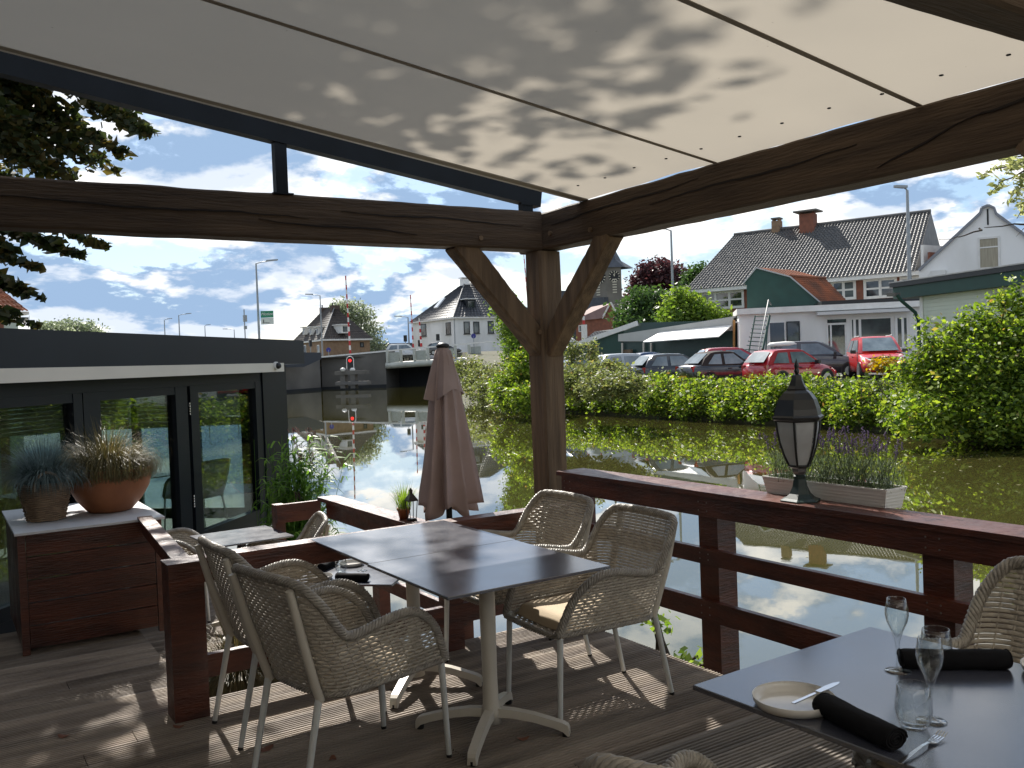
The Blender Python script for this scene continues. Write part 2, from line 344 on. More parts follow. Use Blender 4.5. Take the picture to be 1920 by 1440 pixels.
# shakes (drying cracks) in the beams: thin dark wedges let into the faces
mk = mat('shake', (.012, .008, .006), .9)
def shake(a, b, n, amp, nrm, seed):
    rr = random.Random(seed); a = Vector(a); b = Vector(b); nrm = Vector(nrm); mbs = MB(); pts = []
    for i in range(n+1):
        t_ = i/n; pts.append(a.lerp(b, t_)+Vector((0, 0, amp*math.sin(t_*9+seed)+rr.uniform(-amp, amp)*.5)))
    vs = []
    for i, p in enumerate(pts):
        w = .0045*math.sin(math.pi*i/n)+.0006
        vs += [p+Vector((0, 0, w)), p-Vector((0, 0, w)), p-nrm*.01+Vector((0, 0, w)), p-nrm*.01-Vector((0, 0, w))]
    fs = []
    for i in range(n): fs += [(i*4, i*4+1, i*4+5, i*4+4), (i*4+2, i*4+6, i*4+7, i*4+3), (i*4, i*4+4, i*4+6, i*4+2), (i*4+1, i*4+3, i*4+7, i*4+5)]
    mbs.add(vs, fs); part(mbs, 'shake', mk, per)
shake((.3, 5.098, 2.55), (1.9, 5.098, 2.53), 24, .006, (0, -1, 0), 1); shake((1.6, 5.098, 2.50), (2.6, 5.098, 2.47), 20, .006, (0, -1, 0), 2)
shake((2.1, 5.098, 2.58), (3.4, 5.098, 2.56), 22, .006, (0, -1, 0), 3); shake((3.548, 5.0, 2.56), (3.548, 3.6, 2.60), 24, .006, (-1, 0, 0), 4)
shake((3.548, 4.0, 2.53), (3.548, 2.6, 2.56), 22, .006, (-1, 0, 0), 5); shake((3.548, 2.5, 2.44), (3.548, 2.1, 2.55), 10, .003, (-1, 0, 0), 6)
shake((3.548, 2.1, 2.55), (3.548, 1.7, 2.60), 10, .005, (-1, 0, 0), 7)

# dark steel awning carrier above beam: sloping profile with small uprights
aw = thing('awning', 'off-white translucent fabric awning on dark metal side rail above the deck', 'awning', (3.5, 5.1, 2.7))
oa = Vector((-3.5, -5.1, -2.7)); SL = .145
def zr(x): return 2.70+SL*(3.5-x)
part(MB().bar((3.56, 5.14, zr(3.56)+.085), (-3.2, 5.14, zr(-3.2)+.085), .08, .17), 'side_rail', dark, aw, oa)
part(MB().b2((1.715, 5.11, 2.655), (1.785, 5.17, zr(1.75)+.02)).b2((1.69, 5.09, 2.657), (1.81, 5.19, 2.665)), 'upright', dark, aw, oa)
part(MB().b2((3.41, 5.11, 2.655), (3.49, 5.17, zr(3.45)+.02)).b2((3.39, 5.10, 2.70), (3.51, 5.108, 2.73)), 'upright', dark, aw, oa)
fm = bpy.data.materials.new('awning_fabric'); fm.use_nodes = True; t = fm.node_tree; l = t.links; pb = t.nodes['Principled BSDF']; om = t.nodes['Material Output']
tcn = N(t, 'ShaderNodeTexCoord'); no = N(t, 'ShaderNodeTexNoise'); no.inputs['Scale'].default_value = 1.4; no.inputs['Detail'].default_value = 7; l.new(tcn.outputs['Object'], no.inputs['Vector'])
mi = N(t, 'ShaderNodeMix', data_type='RGBA'); mi.inputs[6].default_value = (.48, .435, .365, 1); mi.inputs[7].default_value = (.58, .52, .43, 1); l.new(no.outputs[0], mi.inputs[0])
sp = N(t, 'ShaderNodeTexNoise'); sp.inputs['Scale'].default_value = 34; sp.inputs['Detail'].default_value = 1; l.new(tcn.outputs['Object'], sp.inputs['Vector'])
spr = N(t, 'ShaderNodeMapRange'); spr.inputs[1].default_value = .80; spr.inputs[2].default_value = .84; l.new(sp.outputs[0], spr.inputs[0])
mi2 = N(t, 'ShaderNodeMix', data_type='RGBA'); l.new(spr.outputs[0], mi2.inputs[0]); l.new(mi.outputs[2], mi2.inputs[6]); mi2.inputs[7].default_value = (.33, .28, .22, 1)
l.new(mi2.outputs[2], pb.inputs['Base Color']); pb.inputs['Roughness'].default_value = .9
tr = N(t, 'ShaderNodeBsdfTranslucent'); l.new(mi2.outputs[2], tr.inputs[0]); mxs = N(t, 'ShaderNodeMixShader'); mxs.inputs[0].default_value = .36
l.new(pb.outputs[0], mxs.inputs[1]); l.new(tr.outputs[0], mxs.inputs[2]); l.new(mxs.outputs[0], om.inputs[0])
def zf(x): return 2.668+.146*(3.55-x)
def sag(x, y): return .0035*math.sin(x*1.7+y*9)*math.exp(-((y-3.47)*2.2)**2)+.003*math.sin(x*2.3-y*7)*math.exp(-((y-2.29)*2.2)**2)+.003*math.sin(y*11+x)*math.exp(-max(0, 3.5-x)*1.6) + -.010*math.sin(max(0, min(1, (3.56-x)/6.5))*math.pi) + .003*math.sin(y*5.3) * math.sin(x*2.1)
mb = MB(); nx, ny = 60, 50; vs = []
for i in range(nx+1):
    x = 3.57-6.9*i/nx
    for j in range(ny+1):
        y = 4.60-6.2*j/ny; vs.append((x, y, zf(x)+sag(x, y)))
mb.add(vs, [(i*(ny+1)+j, i*(ny+1)+j+1, (i+1)*(ny+1)+j+1, (i+1)*(ny+1)+j) for i in range(nx) for j in range(ny)], True)
part(mb, 'canvas', fm, aw, oa)
seamm = mat('seam', (.23, .195, .155), .9)
for y in (3.47, 2.29, 1.1):
    mbs = MB()
    for i in range(40):
        xa = 3.55-6.8*i/40; xb = 3.55-6.8*(i+1)/40
        mbs.bar((xa, y, zf(xa)+sag(xa, y)-.004), (xb, y, zf(xb)+sag(xb, y)-.004), .026, .003)
    part(mbs, 'seam', seamm, aw, oa)
hem = mat('hem', (.30, .27, .22), .85)
part(MB().bar((3.57, 4.628, zf(3.57)-.004), (-3.3, 4.628, zf(-3.3)-.004), .055, .010), 'hem', hem, aw, oa)
part(MB().bar((3.57, 4.672, zf(3.57)+.004), (-3.3, 4.672, zf(-3.3)+.004), .030, .022), 'front_bar', white, aw, oa)
# eyelets along the low edge
for i in range(12):
    y = 4.4-.26*i; x = 3.34
    part(MB().lathe([(.004, -.003), (.008, -.004), (.009, -.002), (.008, 0)], (x, y, zf(x)+sag(x, y)-.002), 12), 'eyelet', dark, aw, oa)

# ------------------------------------------------------------------ railings
def grooved_rail(mb, a, b, w, h): return mb.bar(a, b, w, h)
r1 = thing('railing', 'long dark red-brown wooden railing along the water side, carrying the lantern and planter', 'railing', (3.45, 4.6, 0)); o1 = Vector((-3.45, -4.6, 0))
for y in (4.66, 3.46, 2.165, .95):
    part(MB().b2((3.402, y-.068, -.35), (3.535, y+.068, .90)), 'post', redwood, r1, o1)
part(MB().b2((3.368, .2, .25), (3.401, 4.72, .358)), 'rail', redwood, r1, o1)
part(MB().b2((3.368, .2, .548), (3.401, 4.72, .632)), 'rail', redwood, r1, o1)
part(MB().b2((3.368, .2, .80), (3.401, 4.72, .905)), 'rail', redwood, r1, o1)
part(MB().b2((3.355, 3.762, .905), (3.575, 4.76, .932)), 'cap', redwood, r1, o1)
part(MB().b2((3.355, .2, .905), (3.575, 3.758, .932)), 'cap', redwood, r1, o1)
scr = mat('screw', (.25, .22, .2), .4, metal=.8)
for y in (4.66, 3.46, 2.165):
    sc = MB()
    for z in (.285, .325, .575, .605, .83, .875):
        for dy in (-.03, .03): sc.tube([(3.3675, y+dy, z), (3.3655, y+dy, z)], .0042, 8)
    part(sc, 'screws', scr, r1, o1)
r2 = thing('railing', 'low dark red-brown railing between the two decks, starting at a thick newel post', 'railing', (.98, 4.6, 0)); o2 = Vector((-.98, -4.6, 0))
part(MB().b2((.895, 4.455, 0), (1.057, 4.605, .742)).b2((.892, 4.452, .742), (1.060, 4.608, .752)), 'newel_post', redwood, r2, o2)
for x in (2.475, 3.32):
    part(MB().b2((x-.055, 4.565, -.3), (x+.055, 4.66, .72)), 'post', redwood, r2, o2)
part(MB().b2((1.052, 4.53, .63), (3.39, 4.56, .72)).b2((1.052, 4.525, .72), (3.39, 4.64, .748)), 'rail', redwood, r2, o2)
part(MB().b2((1.052, 4.56, .15), (3.39, 4.60, .262)), 'rail', redwood, r2, o2)
r3 = thing('railing', 'short red-brown railing joining the planter cabinet to the newel post', 'railing', (1.0, 5.3, 0))
part(MB().bar((.985, 4.61, .688), (1.10, 6.11, .688), .035, .094).bar((.985, 4.61, .7435), (1.10, 6.115, .7435), .085, .016), 'rail', redwood, r3, Vector((-1, -5.3, 0)))
r4 = thing('railing', 'red-brown terrace railing with a wide sunlit cap running towards the water', 'railing', (2.6, 6, -.35)); o4 = Vector((-2.6, -6, .35))
part(MB().b2((2.545, 4.72, .595), (2.70, 6.92, .625)), 'cap', redwood, r4, o4)
part(MB().b2((2.60, 4.72, .46), (2.635, 6.88, .594)), 'rail', redwood, r4, o4)
part(MB().b2((2.60, 4.72, .08), (2.635, 6.88, .17)), 'rail', redwood, r4, o4)
for y in (6.05, 4.85): part(MB().b2((2.636, y-.06, -.7), (2.72, y+.06, .59)), 'post', redwood, r4, o4)
r5 = thing('railing', 'reddish board railing at the far end of the lower terrace behind wicker chair', 'railing', (2, 6.8, -.35))
part(MB().b2((2.24, 7.0, .44), (2.60, 7.04, .585)), 'rail', redwood, r5, Vector((-2, -6.8, .35)))
part(MB().b2((2.24, 7.0, .0), (2.60, 7.04, .12)), 'rail', redwood, r5, Vector((-2, -6.8, .35)))
part(MB().b2((2.24, 7.045, -.7), (2.32, 7.13, .58)), 'post', redwood, r5, Vector((-2, -6.8, .35)))

# ------------------------------------------------------------------ wicker chair
def smooth01(t): t = max(0, min(1, t)); return t*t*(3-2*t)
HALF = .775
def chair_pt(d, z):
    """point on the bucket shell; d = signed distance along the plan curve from the middle of the back"""
    k = (z-.41)/.45; hw = .24+.05*min(1, max(0, k*1.5)); xb = -.235-.125*k
    r = .095; s = abs(d); a = hw-r; sg = 1 if d >= 0 else -1
    if s < a: return Vector((xb-.012*(1-(s/a)**2), s*sg, z))
    q = math.pi/2*r
    if s < a+q:
        th = (s-a)/r; return Vector((xb+r*(1-math.cos(th)), (a+r*math.sin(th))*sg, z))
    x = xb+r+(s-a-q); y = hw
    return Vector((x, (y-.012*smooth01((x-.1)/.2))*sg, z))
def ztop(d):
    s = abs(d)
    if s < .215: return .872-.006*(s/.215)**3
    if s < .36:
        u = (s-.215)/.145
        return .866-.226*(1-math.cos(u*math.pi/2)) if u < .55 else .866-.226*(1-math.cos(.55*math.pi/2))-(.226*math.cos(.55*math.pi/2))*smooth01((u-.55)/.45)**.8
    if s < .645: return .640+.035*smooth01((s-.36)/.27)
    if s < HALF:
        u = (s-.645)/(HALF-.645); return .675-.05*(1-math.sqrt(max(0, 1-u*u)))*3.2
    return .50
def chair_nrm(d, z):
    e = .004; a = chair_pt(d+e, z)-chair_pt(d-e, z); b_ = chair_pt(d, z+e)-chair_pt(d, z-e); n = a.cross(b_)
    return n.normalized()
def make_chair(label, group, cushion=True):
    t_ = thing('wicker_armchair', label, 'armchair', (0, 0, 0), 0, group)
    mb = MB(); step = .0118; rows = int((.865-.415)/.0145); nd = int(2*HALF/step); tt = .0015
    P0 = {}
    for k in range(rows):
        z = .418+k*.0145; prev = None
        for i in range(nd+1):
            d = -HALF+i*step
            if z > ztop(d)-.006 or (abs(d) > HALF-.02): prev = None; continue
            zz_ = z+.0; p = chair_pt(d, zz_); n = chair_nrm(d, zz_)
            ph = math.sin(math.pi*(i/2.0+k)); amp = .0027*(1 if ((i//2+k) % 2) else -1)*(1 if i % 2 else .35)
            hh = .0071
            up = (chair_pt(d, zz_+.003)-chair_pt(d, zz_-.003)).normalized()
            c = p+n*amp
            cur = [c+up*hh-n*tt*.2, c-up*hh-n*tt*.2, c-up*hh*.5-n*tt*2, c+up*hh*.5-n*tt*2, c-up*hh*.5+n*tt*1.4, c+up*hh*.5+n*tt*1.4]
            ring = [cur[5], cur[0], cur[3], cur[2], cur[1], cur[4]]
            if prev: mb.add(prev+ring, [(j, (j+1) % 6, 6+(j+1) % 6, 6+j) for j in range(6)], True)
            prev = ring
    # vertical stakes
    for i in range(0, nd+1, 4):
        d = -HALF+i*step+.5*step
        if abs(d) > HALF-.02: continue
        zt = ztop(d); pts = [chair_pt(d, .41+(zt-.41)*j/10) for j in range(11)]
        mb.tube(pts, .0032, 4, False)
    shell = mb.build('woven_shell', wick, t_); fix(shell)
    # braided rim: along arms and back, down the fronts
    path = []
    for j in range(9): path.append(chair_pt(-HALF+.005, .42+(ztop(HALF-.001)-.42)*j/9))
    for i in range(121):
        d = (-HALF+.005)+(2*HALF-.01)*i/120; path.append(chair_pt(d, ztop(d)))
    for j in range(8, -1, -1): path.append(chair_pt(HALF-.005, .42+(ztop(HALF-.001)-.42)*j/9))
    # resample
    def resample(pts, ds):
        o = [pts[0]]; acc = 0
        for a, b_ in zip(pts[:-1], pts[1:]):
            L_ = (b_-a).length
            while acc+L_ >= ds:
                f_ = (ds-acc)/L_; a = a.lerp(b_, f_); o.append(a); L_ = (b_-a).length; acc = 0
            acc += L_
        return o
    def braid(mbx, pts, R=.0135, r=.0068, pitch=.075, strands=5, flat=1.0):
        for _ in range(3): pts = [pts[0]]+[(pts[i-1]+pts[i]*2+pts[i+1])/4 for i in range(1, len(pts)-1)]+[pts[-1]]
        k = len(pts); up = None; fr = []
        for i, p in enumerate(pts):
            tg = (pts[min(i+1, k-1)]-pts[max(i-1, 0)]).normalized()
            if up is None: up = Vector((1, 0, .2))
            a = tg.cross(up).normalized(); b_ = a.cross(tg).normalized(); up = b_; fr.append((a, b_))
        ds = (pts[1]-pts[0]).length
        for s_ in range(strands):
            q = []
            for i, p in enumerate(pts):
                th = 2*math.pi*(i*ds/pitch+s_/strands); a, b_ = fr[i]
                q.append(p+(a*math.cos(th)+b_*math.sin(th)*flat)*R)
            mbx.tube(q, r, 5, False)
        mbx.tube(pts, R*.9, 6, True)
    rp = resample(path, .010); mb = MB(); braid(mb, rp); mb.build('braided_rim', wickrim, t_)
    # lower rim round the seat
    lo = [chair_pt(d, .415) for d in np.linspace(-HALF+.005, HALF-.005, 60)]
    fx = lo[-1].x; lo = [Vector(p) for p in lo]
    lo += [Vector((fx+.006+.012*math.sin(math.pi*j/12), lo[-1].y*(1-2*j/12.), .415)) for j in range(1, 13)]
    mb = MB(); braid(mb, resample(lo, .012), .009, .0055, .07, 4); mb.build('seat_rim', wickrim, t_)
    # woven seat
    mb = MB(); xs0 = -.23; n = 26
    for i in range(n):
        x = xs0+(fx-xs0)*(i+.5)/n; hw = .235 if x > -.12 else .235-(-.12-x)*.6
        pts = [Vector((x, -hw+2*hw*j/20, .414+.002*(1 if (i+j) % 2 else -1))) for j in range(21)]
        for a, b_ in zip(pts[:-1], pts[1:]): mb.bar(a, b_, .0165, .003)
    mb.build('seat', wick, t_)
    if cushion:
        mb = MB(); vs = []; nn = 16
        for i in range(nn+1):
            for j in range(nn+1):
                u = i/nn*2-1; v = j/nn*2-1
                cx_ = .045+.255*u*(1-.03*v*v); cy_ = .222*v*(1-.06*u*u) * (1 if u > -.6 else 1-.25*(-.6-u))
                hgt = (1-abs(u)**8)*(1-abs(v)**8); vs.append((cx_, cy_, .424+.058*hgt**.45-.006*(1-u*u)*(1-v*v)))
        m_ = nn+1; fs = [(i*m_+j, (i+1)*m_+j, (i+1)*m_+j+1, i*m_+j+1) for i in range(nn) for j in range(nn)]
        k = len(vs); vs2 = [(v[0], v[1], .419) for v in vs]; mb.add(vs+vs2, fs+[tuple(k+q for q in f[::-1]) for f in fs], True)
        mb.build('cushion', cush, t_)
    for sy in (-1, 1):
        lg = MB().tube([(fx-.02, sy*.222, .43), (fx+.0, sy*.228, .0)], [.0145, .0115], 12).build('leg', creaml, t_)
        MB().tube([(fx+.0, sy*.228, .012), (fx+.0, sy*.228, -.001)], .0125, 10).build('foot_cap', black, lg)
        lg = MB().tube([(-.255, sy*.185, .41), (-.345, sy*.19, .0)], [.0145, .0115], 12).build('leg', creaml, t_)
        MB().tube([(-.3424, sy*.19, .012), (-.345, sy*.19, -.001)], .0125, 10).build('foot_cap', black, lg)
        MB().tube([(-.248, sy*.185, .395), (-.27, sy*.187, .46), (-.325, sy*.205, .64), (-.378, sy*.215, .845)], [.017, .0175, .0175, .015], 10).build('back_support', cream, t_)
    return t_
G1 = 'wicker armchairs around the dining tables'
ch = make_chair('near left wicker armchair seen from behind at the two joined tables', G1)
ch.location = (1.385, 3.50, 0); ch.rotation_euler = (0, 0, R_(12))
dup(ch, (1.40, 4.17, 0), R_(2), 'wicker armchair behind the nearest one, beside the thick newel post')
dup(ch, (2.63, 3.50, 0), R_(178), 'wicker armchair with sunlit beige cushion, right of the joined tables')
dup(ch, (2.66, 4.19, 0), R_(180), 'wicker armchair in front of the pergola post, far side of the joined tables')
dup(ch, (2.33, 1.27, .13), R_(176), 'wicker armchair cut off by the right picture edge beside the laid table')
dup(ch, (1.30, 1.10, .13), R_(25), 'wicker armchair of which only rim tops show at the bottom edge')
dup(ch, (2.10, 6.66, -.35), R_(166), 'wicker armchair on the lower terrace with its side to the far railing')
dup(ch, (1.72, 5.35, -.35), R_(-48), 'wicker armchair on the lower terrace mostly hidden behind the near left chairs')
dup(ch, (1.55, 7.75, -.35), R_(-20), 'wicker armchair on the lower terrace close to the glass wall')

# ------------------------------------------------------------------ tables
def make_table(label, L_, W_, loc, rz, group, H=.75, feet=True):
    t_ = thing('pedestal_table', label, 'table', loc, rz, group)
    mb = MB(); c = .004; x, y = L_/2, W_/2
    mb.add([(-x, -y, H-.012), (x, -y, H-.012), (x, y, H-.012), (-x, y, H-.012), (-x, -y, H-.002), (x, -y, H-.002), (x, y, H-.002), (-x, y, H-.002), (-x+.002, -y+.002, H), (x-.002, -y+.002, H), (x-.002, y-.002, H), (-x+.002, y-.002, H)],
           [(3, 2, 1, 0), (0, 1, 5, 4), (1, 2, 6, 5), (2, 3, 7, 6), (3, 0, 4, 7), (4, 5, 9, 8), (5, 6, 10, 9), (6, 7, 11, 10), (7, 4, 8, 11), (8, 9, 10, 11)])
    mb.build('table_top', hpl, t_)
    MB().lathe([(.028, H-.03), (.036, H-.10), (.035, .5), (.033, .25), (.036, .13), (.044, .10), (.045, .045), (.0, .04)], n=24).box((0, 0, H-.025), (.16, .03, .011)).box((0, 0, H-.0251), (.03, .16, .0108)).build('column', cream, t_)
    for k in range(4):
        a = R_(45+90*k); d = Vector((math.cos(a), math.sin(a), 0)); pr = Vector((-d.y, d.x, 0)); mb = MB(); secs = []
        for s_, z, h, w in ((.03, .095, .042, .024), (.10, .093, .038, .024), (.19, .080, .036, .024), (.28, .058, .036, .023), (.325, .044, .040, .023), (.345, .030, .050, .022), (.352, .022, .034, .020)):
            c = d*s_; secs.append([c+pr*w+Vector((0, 0, z-h/2)), c-pr*w+Vector((0, 0, z-h/2)), c-pr*w*.8+Vector((0, 0, z+h*.42)), c+pr*w*.8+Vector((0, 0, z+h*.42))])
        vs = [v for s_ in secs for v in s_]; n = len(secs)
        mb.add(vs, [(i*4+j, i*4+(j+1) % 4, (i+1)*4+(j+1) % 4, (i+1)*4+j) for i in range(n-1) for j in range(4)]+[(0, 3, 2, 1), (n*4-4, n*4-3, n*4-2, n*4-1)])
        ft = fix(mb.build('foot', cream, t_))
        MB().tube([d*.335+Vector((0, 0, .02)), d*.335], .018, 12).build('glide', black, ft)
    return t_
GT = 'grey laminate pedestal tables'
tb = make_table('nearer of the two joined empty grey tables, closest to the camera', .80, .765, (2.035, 3.455, 0), 0, GT)
dup(tb, (2.045, 4.222, 0), 0, 'farther of the two joined empty grey tables, in front of the parasol', GT)
t2 = make_table('laid grey table at the lower right corner with glasses and plate', .70, 1.4, (1.855, .885, .13), R_(2), GT, H=.74)
t3 = make_table('small laid table on the lower terrace glimpsed under the empty tables', .62, .62, (2.14, 5.17, -.35), R_(-42), GT)
t4 = make_table('black empty table on the lower terrace in front of the glass wall', .60, .60, (1.93, 6.92, -.35), R_(3), GT)

rw = thing('unseen_light_walls', 'unseen walls added behind and beside the deck to block and bounce light', 'added wall', (0, -2.2, -.6))  # added out-of-view walls: both block sky light, the pale rear one bounces some back
MB().b2((-9, -3.8, 0), (3.4, -.05, 4.2)).build('rear_wall', whitew, rw); MB().b2((-9, 0, 0), (-3.7, 11.5, 4.6)).build('side_wall', brickdk, rw)
t4.children[0].data.materials[0] = mat('black_laminate', (.012, .013, .014), .3)
# ------------------------------------------------------------------ things on the tables
porc = mat('porcelain', (.62, .60, .56), .15, (.52, .50, .46), scale=20)
steel = mat('cutlery_steel', (.62, .62, .62), .16, metal=1)
glm = glassmat('drinking_glass', (.94, .955, .955), 1.0, .05, True)
napk = mat('napkin_cloth', (.006, .006, .007), .95, (.010, .010, .012), scale=30, bump=.12, bscale=260, spec=.15)
TZ = .8705
def plate(loc, label, r=.088, fig=None):
    o = MB().lathe([(.0, .003), (r*.80, .003), (r*.9, .004), (r*.985, .016), (r, .022), (r*1.01, .0215), (r*.995, .012), (r*.93, .002), (r*.8, 0), (0, 0)], n=64).build('plate', porc, None, loc)
    tag(o, label, 'plate'); return o
plate((1.565, 1.345, TZ), 'round pale plate with a knife across it, beside a black napkin')
def knife(loc, rz, label, tilt=0):
    t_ = thing('knife', label, 'knife', loc, rz); t_.rotation_euler = (0, tilt, rz)
    mb = MB(); vs = []; prof = [(-.085, .0045), (-.06, .005), (-.01, .0045), (0, .0035), (.01, .007), (.05, .009), (.08, .007), (.095, .001)]
    for x, w in prof:
        off = .003 if x > 0 else 0
        vs += [(x, -w*.75, 0), (x, w+off*.3, 0), (x, w+off*.3, .0022), (x, -w*.75, .0022)]
    n = len(prof); mb.add(vs[:16], [(i*4+j, i*4+(j+1) % 4, (i+1)*4+(j+1) % 4, (i+1)*4+j) for i in range(3) for j in range(4)]+[(0, 3, 2, 1), (12, 13, 14, 15)]); fix(mb.build('handle', steel, t_))
    mb = MB(); q = vs[16:]; mb.add(q, [(i*4+j, i*4+(j+1) % 4, (i+1)*4+(j+1) % 4, (i+1)*4+j) for i in range(3) for j in range(4)]+[(0, 3, 2, 1), (12, 13, 14, 15)]); fix(mb.build('blade', steel, t_)); return t_
knife((1.605, 1.318, TZ+.024), R_(6), 'steel table knife lying across the plate beside the black napkin')
def napkin(a, b, label, r=.026):
    a = Vector(a); b = Vector(b); L_ = (b-a).length; mb = MB(); rr = random.Random(4); n = 24; m_ = 30; vs = []
    for i in range(n+1):
        t_ = i/n
        for j in range(m_):
            th = 2*math.pi*j/m_; rad = r*(1+.05*math.sin(3*th+t_*2)+.02*rr.uniform(-1, 1)+.03*math.sin(t_*9+th))*(1 if 0 < i < n else .93)
            vs.append(Vector(((t_-.5)*L_, rad*1.15*math.cos(th), max(.0, r*.86+rad*.86*math.sin(th)))))
    fs = [(i*m_+j, i*m_+(j+1) % m_, (i+1)*m_+(j+1) % m_, (i+1)*m_+j) for i in range(n) for j in range(m_)]
    mb.add(vs, fs, True)
    for end in (0, 1):   # spiral roll ends
        x = (end-.5)*L_; prev = None; sv = []
        for k in range(60):
            th = k*.42; rad = r*(1-k/66.)
            sv.append(Vector((x+(-.002 if end == 0 else .002), rad*1.1*math.cos(th), r*.86+rad*.84*math.sin(th))))
        mb.tube(sv, .0022, 5, False)
        c = [Vector((x, 0, r*.86))]; ring = [vs[(n if end else 0)*m_+j] for j in range(m_)]; mb.add(ring+c, [(j, (j+1) % m_, m_) for j in range(m_)])
    o = mb.build('rolled_napkin', napk); o.location = (a+b)/2; o.rotation_euler = (0, 0, math.atan2(b.y-a.y, b.x-a.x)); tag(o, label, 'napkin'); return o
napkin((1.575, 1.275, TZ), (1.535, 1.075, TZ), 'rolled black cloth napkin between the knife plate and the fork')
napkin((1.955, 1.345, TZ), (2.14, 1.19, TZ), 'rolled black cloth napkin near the right edge by the wicker chair')
def tumbler(loc, label):
    h = .088; o = MB().lathe([(0, .0), (.022, .0), (.026, .003), (.033, .016), (.0365, .036), (.0355, .058), (.031, h), (.0300, h+.0008), (.0294, h), (.0340, .058), (.0348, .036), (.031, .018), (.022, .008), (0, .007)], n=48).build('tumbler', glm, None, loc)
    tag(o, label, 'glass'); return o
def wineglass(loc, label):
    o = MB().lathe([(0, 0), (.030, 0), (.0305, .001), (.026, .0025), (.010, .006), (.0045, .012), (.0035, .03), (.0038, .055), (.0065, .075), (.014, .098), (.0235, .120), (.0270, .137), (.0265, .150), (.0215, .176), (.0208, .1765), (.0202, .176), (.0252, .150), (.0257, .137), (.0222, .121), (.0128, .100), (.0055, .086), (0, .082)], n=48).build('wine_glass', glm, None, loc)
    tag(o, label, 'glass'); return o
tumbler((1.66, 1.118, TZ), 'rounded water tumbler nearest the fork on the laid table'); tumbler((2.035, 1.305, TZ), 'rounded water tumbler behind the stemmed glasses beside the right napkin')
wineglass((1.715, 1.115, TZ), 'stemmed tulip glass standing just behind the near tumbler'); wineglass((1.925, 1.335, TZ), 'farther stemmed tulip glass standing left of the far tumbler')
def fork(loc, rz, label):
    t_ = thing('fork', label, 'fork', loc, rz)
    pts = [(-.09, .004), (-.05, .0045), (0, .003), (.03, .0028), (.045, .009), (.058, .0105)]
    zs = [.003, .005, .008, .006, .002, .003]; vs = []
    for (x, w), z in zip(pts, zs): vs += [(x, -w, z), (x, w, z), (x, w, z+.0018), (x, -w, z+.0018)]
    n = len(pts); fix(MB().add(vs, [(i*4+j, i*4+(j+1) % 4, (i+1)*4+(j+1) % 4, (i+1)*4+j) for i in range(n-1) for j in range(4)]+[(0, 3, 2, 1), (n*4-4, n*4-3, n*4-2, n*4-1)]).build('handle', steel, t_))
    mb = MB()
    for y in (-.0085, -.0028, .0028, .0085): mb.bar((.056, y, .0045), (.075, y, .005), .0026, .0018); mb.bar((.075, y, .005), (.092, y*.95, .010), .0022, .0016)
    mb.build('tines', steel, t_)
fork((1.575, 1.045, TZ), R_(8), 'small steel fork lying at the bottom edge of the laid table')
plate((2.19, 1.085, TZ), 'pale plate cut off by the right picture edge'); knife((2.135, 1.085, TZ+.022), R_(200), 'steel knife on the plate at the right picture edge')
# lower terrace setting
z3 = .4005
def q3(dx, dy): c = math.cos(R_(-42)); s_ = math.sin(R_(-42)); return (2.14+dx*c-dy*s_, 5.17+dx*s_+dy*c, z3)
plate(q3(-.17, -.19), 'pale plate nearest the edge of the small terrace table', .075); plate(q3(-.10, .17), 'pale plate at the back of the small terrace table', .075)
napkin(q3(-.05, -.22), q3(.14, -.24), 'rolled black napkin at the near edge of the small terrace table'); napkin(q3(-.24, .02), q3(-.22, .20), 'rolled black napkin at the left edge of the small terrace table')
tumbler(q3(-.10, -.02), 'clear tumbler in the middle of the small terrace table'); wineglass(q3(.02, .02), 'stemmed glass on the small terrace table')

# ------------------------------------------------------------------ parasol
um = thing('parasol', 'closed taupe garden parasol with hanging folds, standing by the water', 'parasol', (2.765, 5.13, -.35))
px_, py_ = 2.765, 5.13
def fold(z0, z1, r0, r1, amp0, amp1, k, seed, zig=0, flare=None, ph=0):
    mb = MB(); n = 144; m_ = 26; vs = []; rr = random.Random(seed); phs = [rr.uniform(-.35, .35) for _ in range(k)]
    for i in range(m_+1):
        t_ = i/m_; z = z0+(z1-z0)*t_; tt_ = flare(t_) if flare else t_
        for j in range(n):
            th = 2*math.pi*j/n; a = k*th+ph+.5*math.sin(th*2+seed)+.45*t_*math.sin(th+seed*2)
            s_ = math.cos(a); fold_ = 1.1-2*abs(math.sin(a/2+.35*math.sin(th*3+t_*1.3)))**.6
            r = (r0+(r1-r0)*tt_)*(1+(amp0+(amp1-amp0)*t_)*fold_*(.7+.3*math.sin(th*3+seed)))
            zj = z+(-zig*(.5+.5*math.cos(a*.5+seed)))*t_*t_
            vs.append((r*math.cos(th)*1.05, r*math.sin(th), zj))
    mb.add(vs, [(i*n+j, i*n+(j+1) % n, (i+1)*n+(j+1) % n, (i+1)*n+j) for i in range(m_) for j in range(n)], True); return mb
can = fold(2.085, 1.10, .042, .160, .16, .50, 9, 3, .075, lambda t: t**.72*.88+.12*t**3).build('canopy', fabric, um)
fold(2.10, 1.835, .036, .115, .05, .34, 4, 5, .07, lambda t: t**.9, ph=.8).build('vent_cap', fabric, um)
sm = can.modifiers.new('thick', 'SOLIDIFY'); sm.thickness = .002
MB().lathe([(0, 2.135), (.022, 2.133), (.040, 2.122), (.044, 2.112), (.036, 2.10), (.03, 2.08)], n=24).build('finial', black, um)
MB().tube([(0, 0, 0), (0, 0, 2.1)], .02, 14).build('pole', dark, um)
MB().lathe([(0, .07), (.05, .07), (.24, .05), (.25, 0), (0, 0)], n=28).build('base', dark, um)
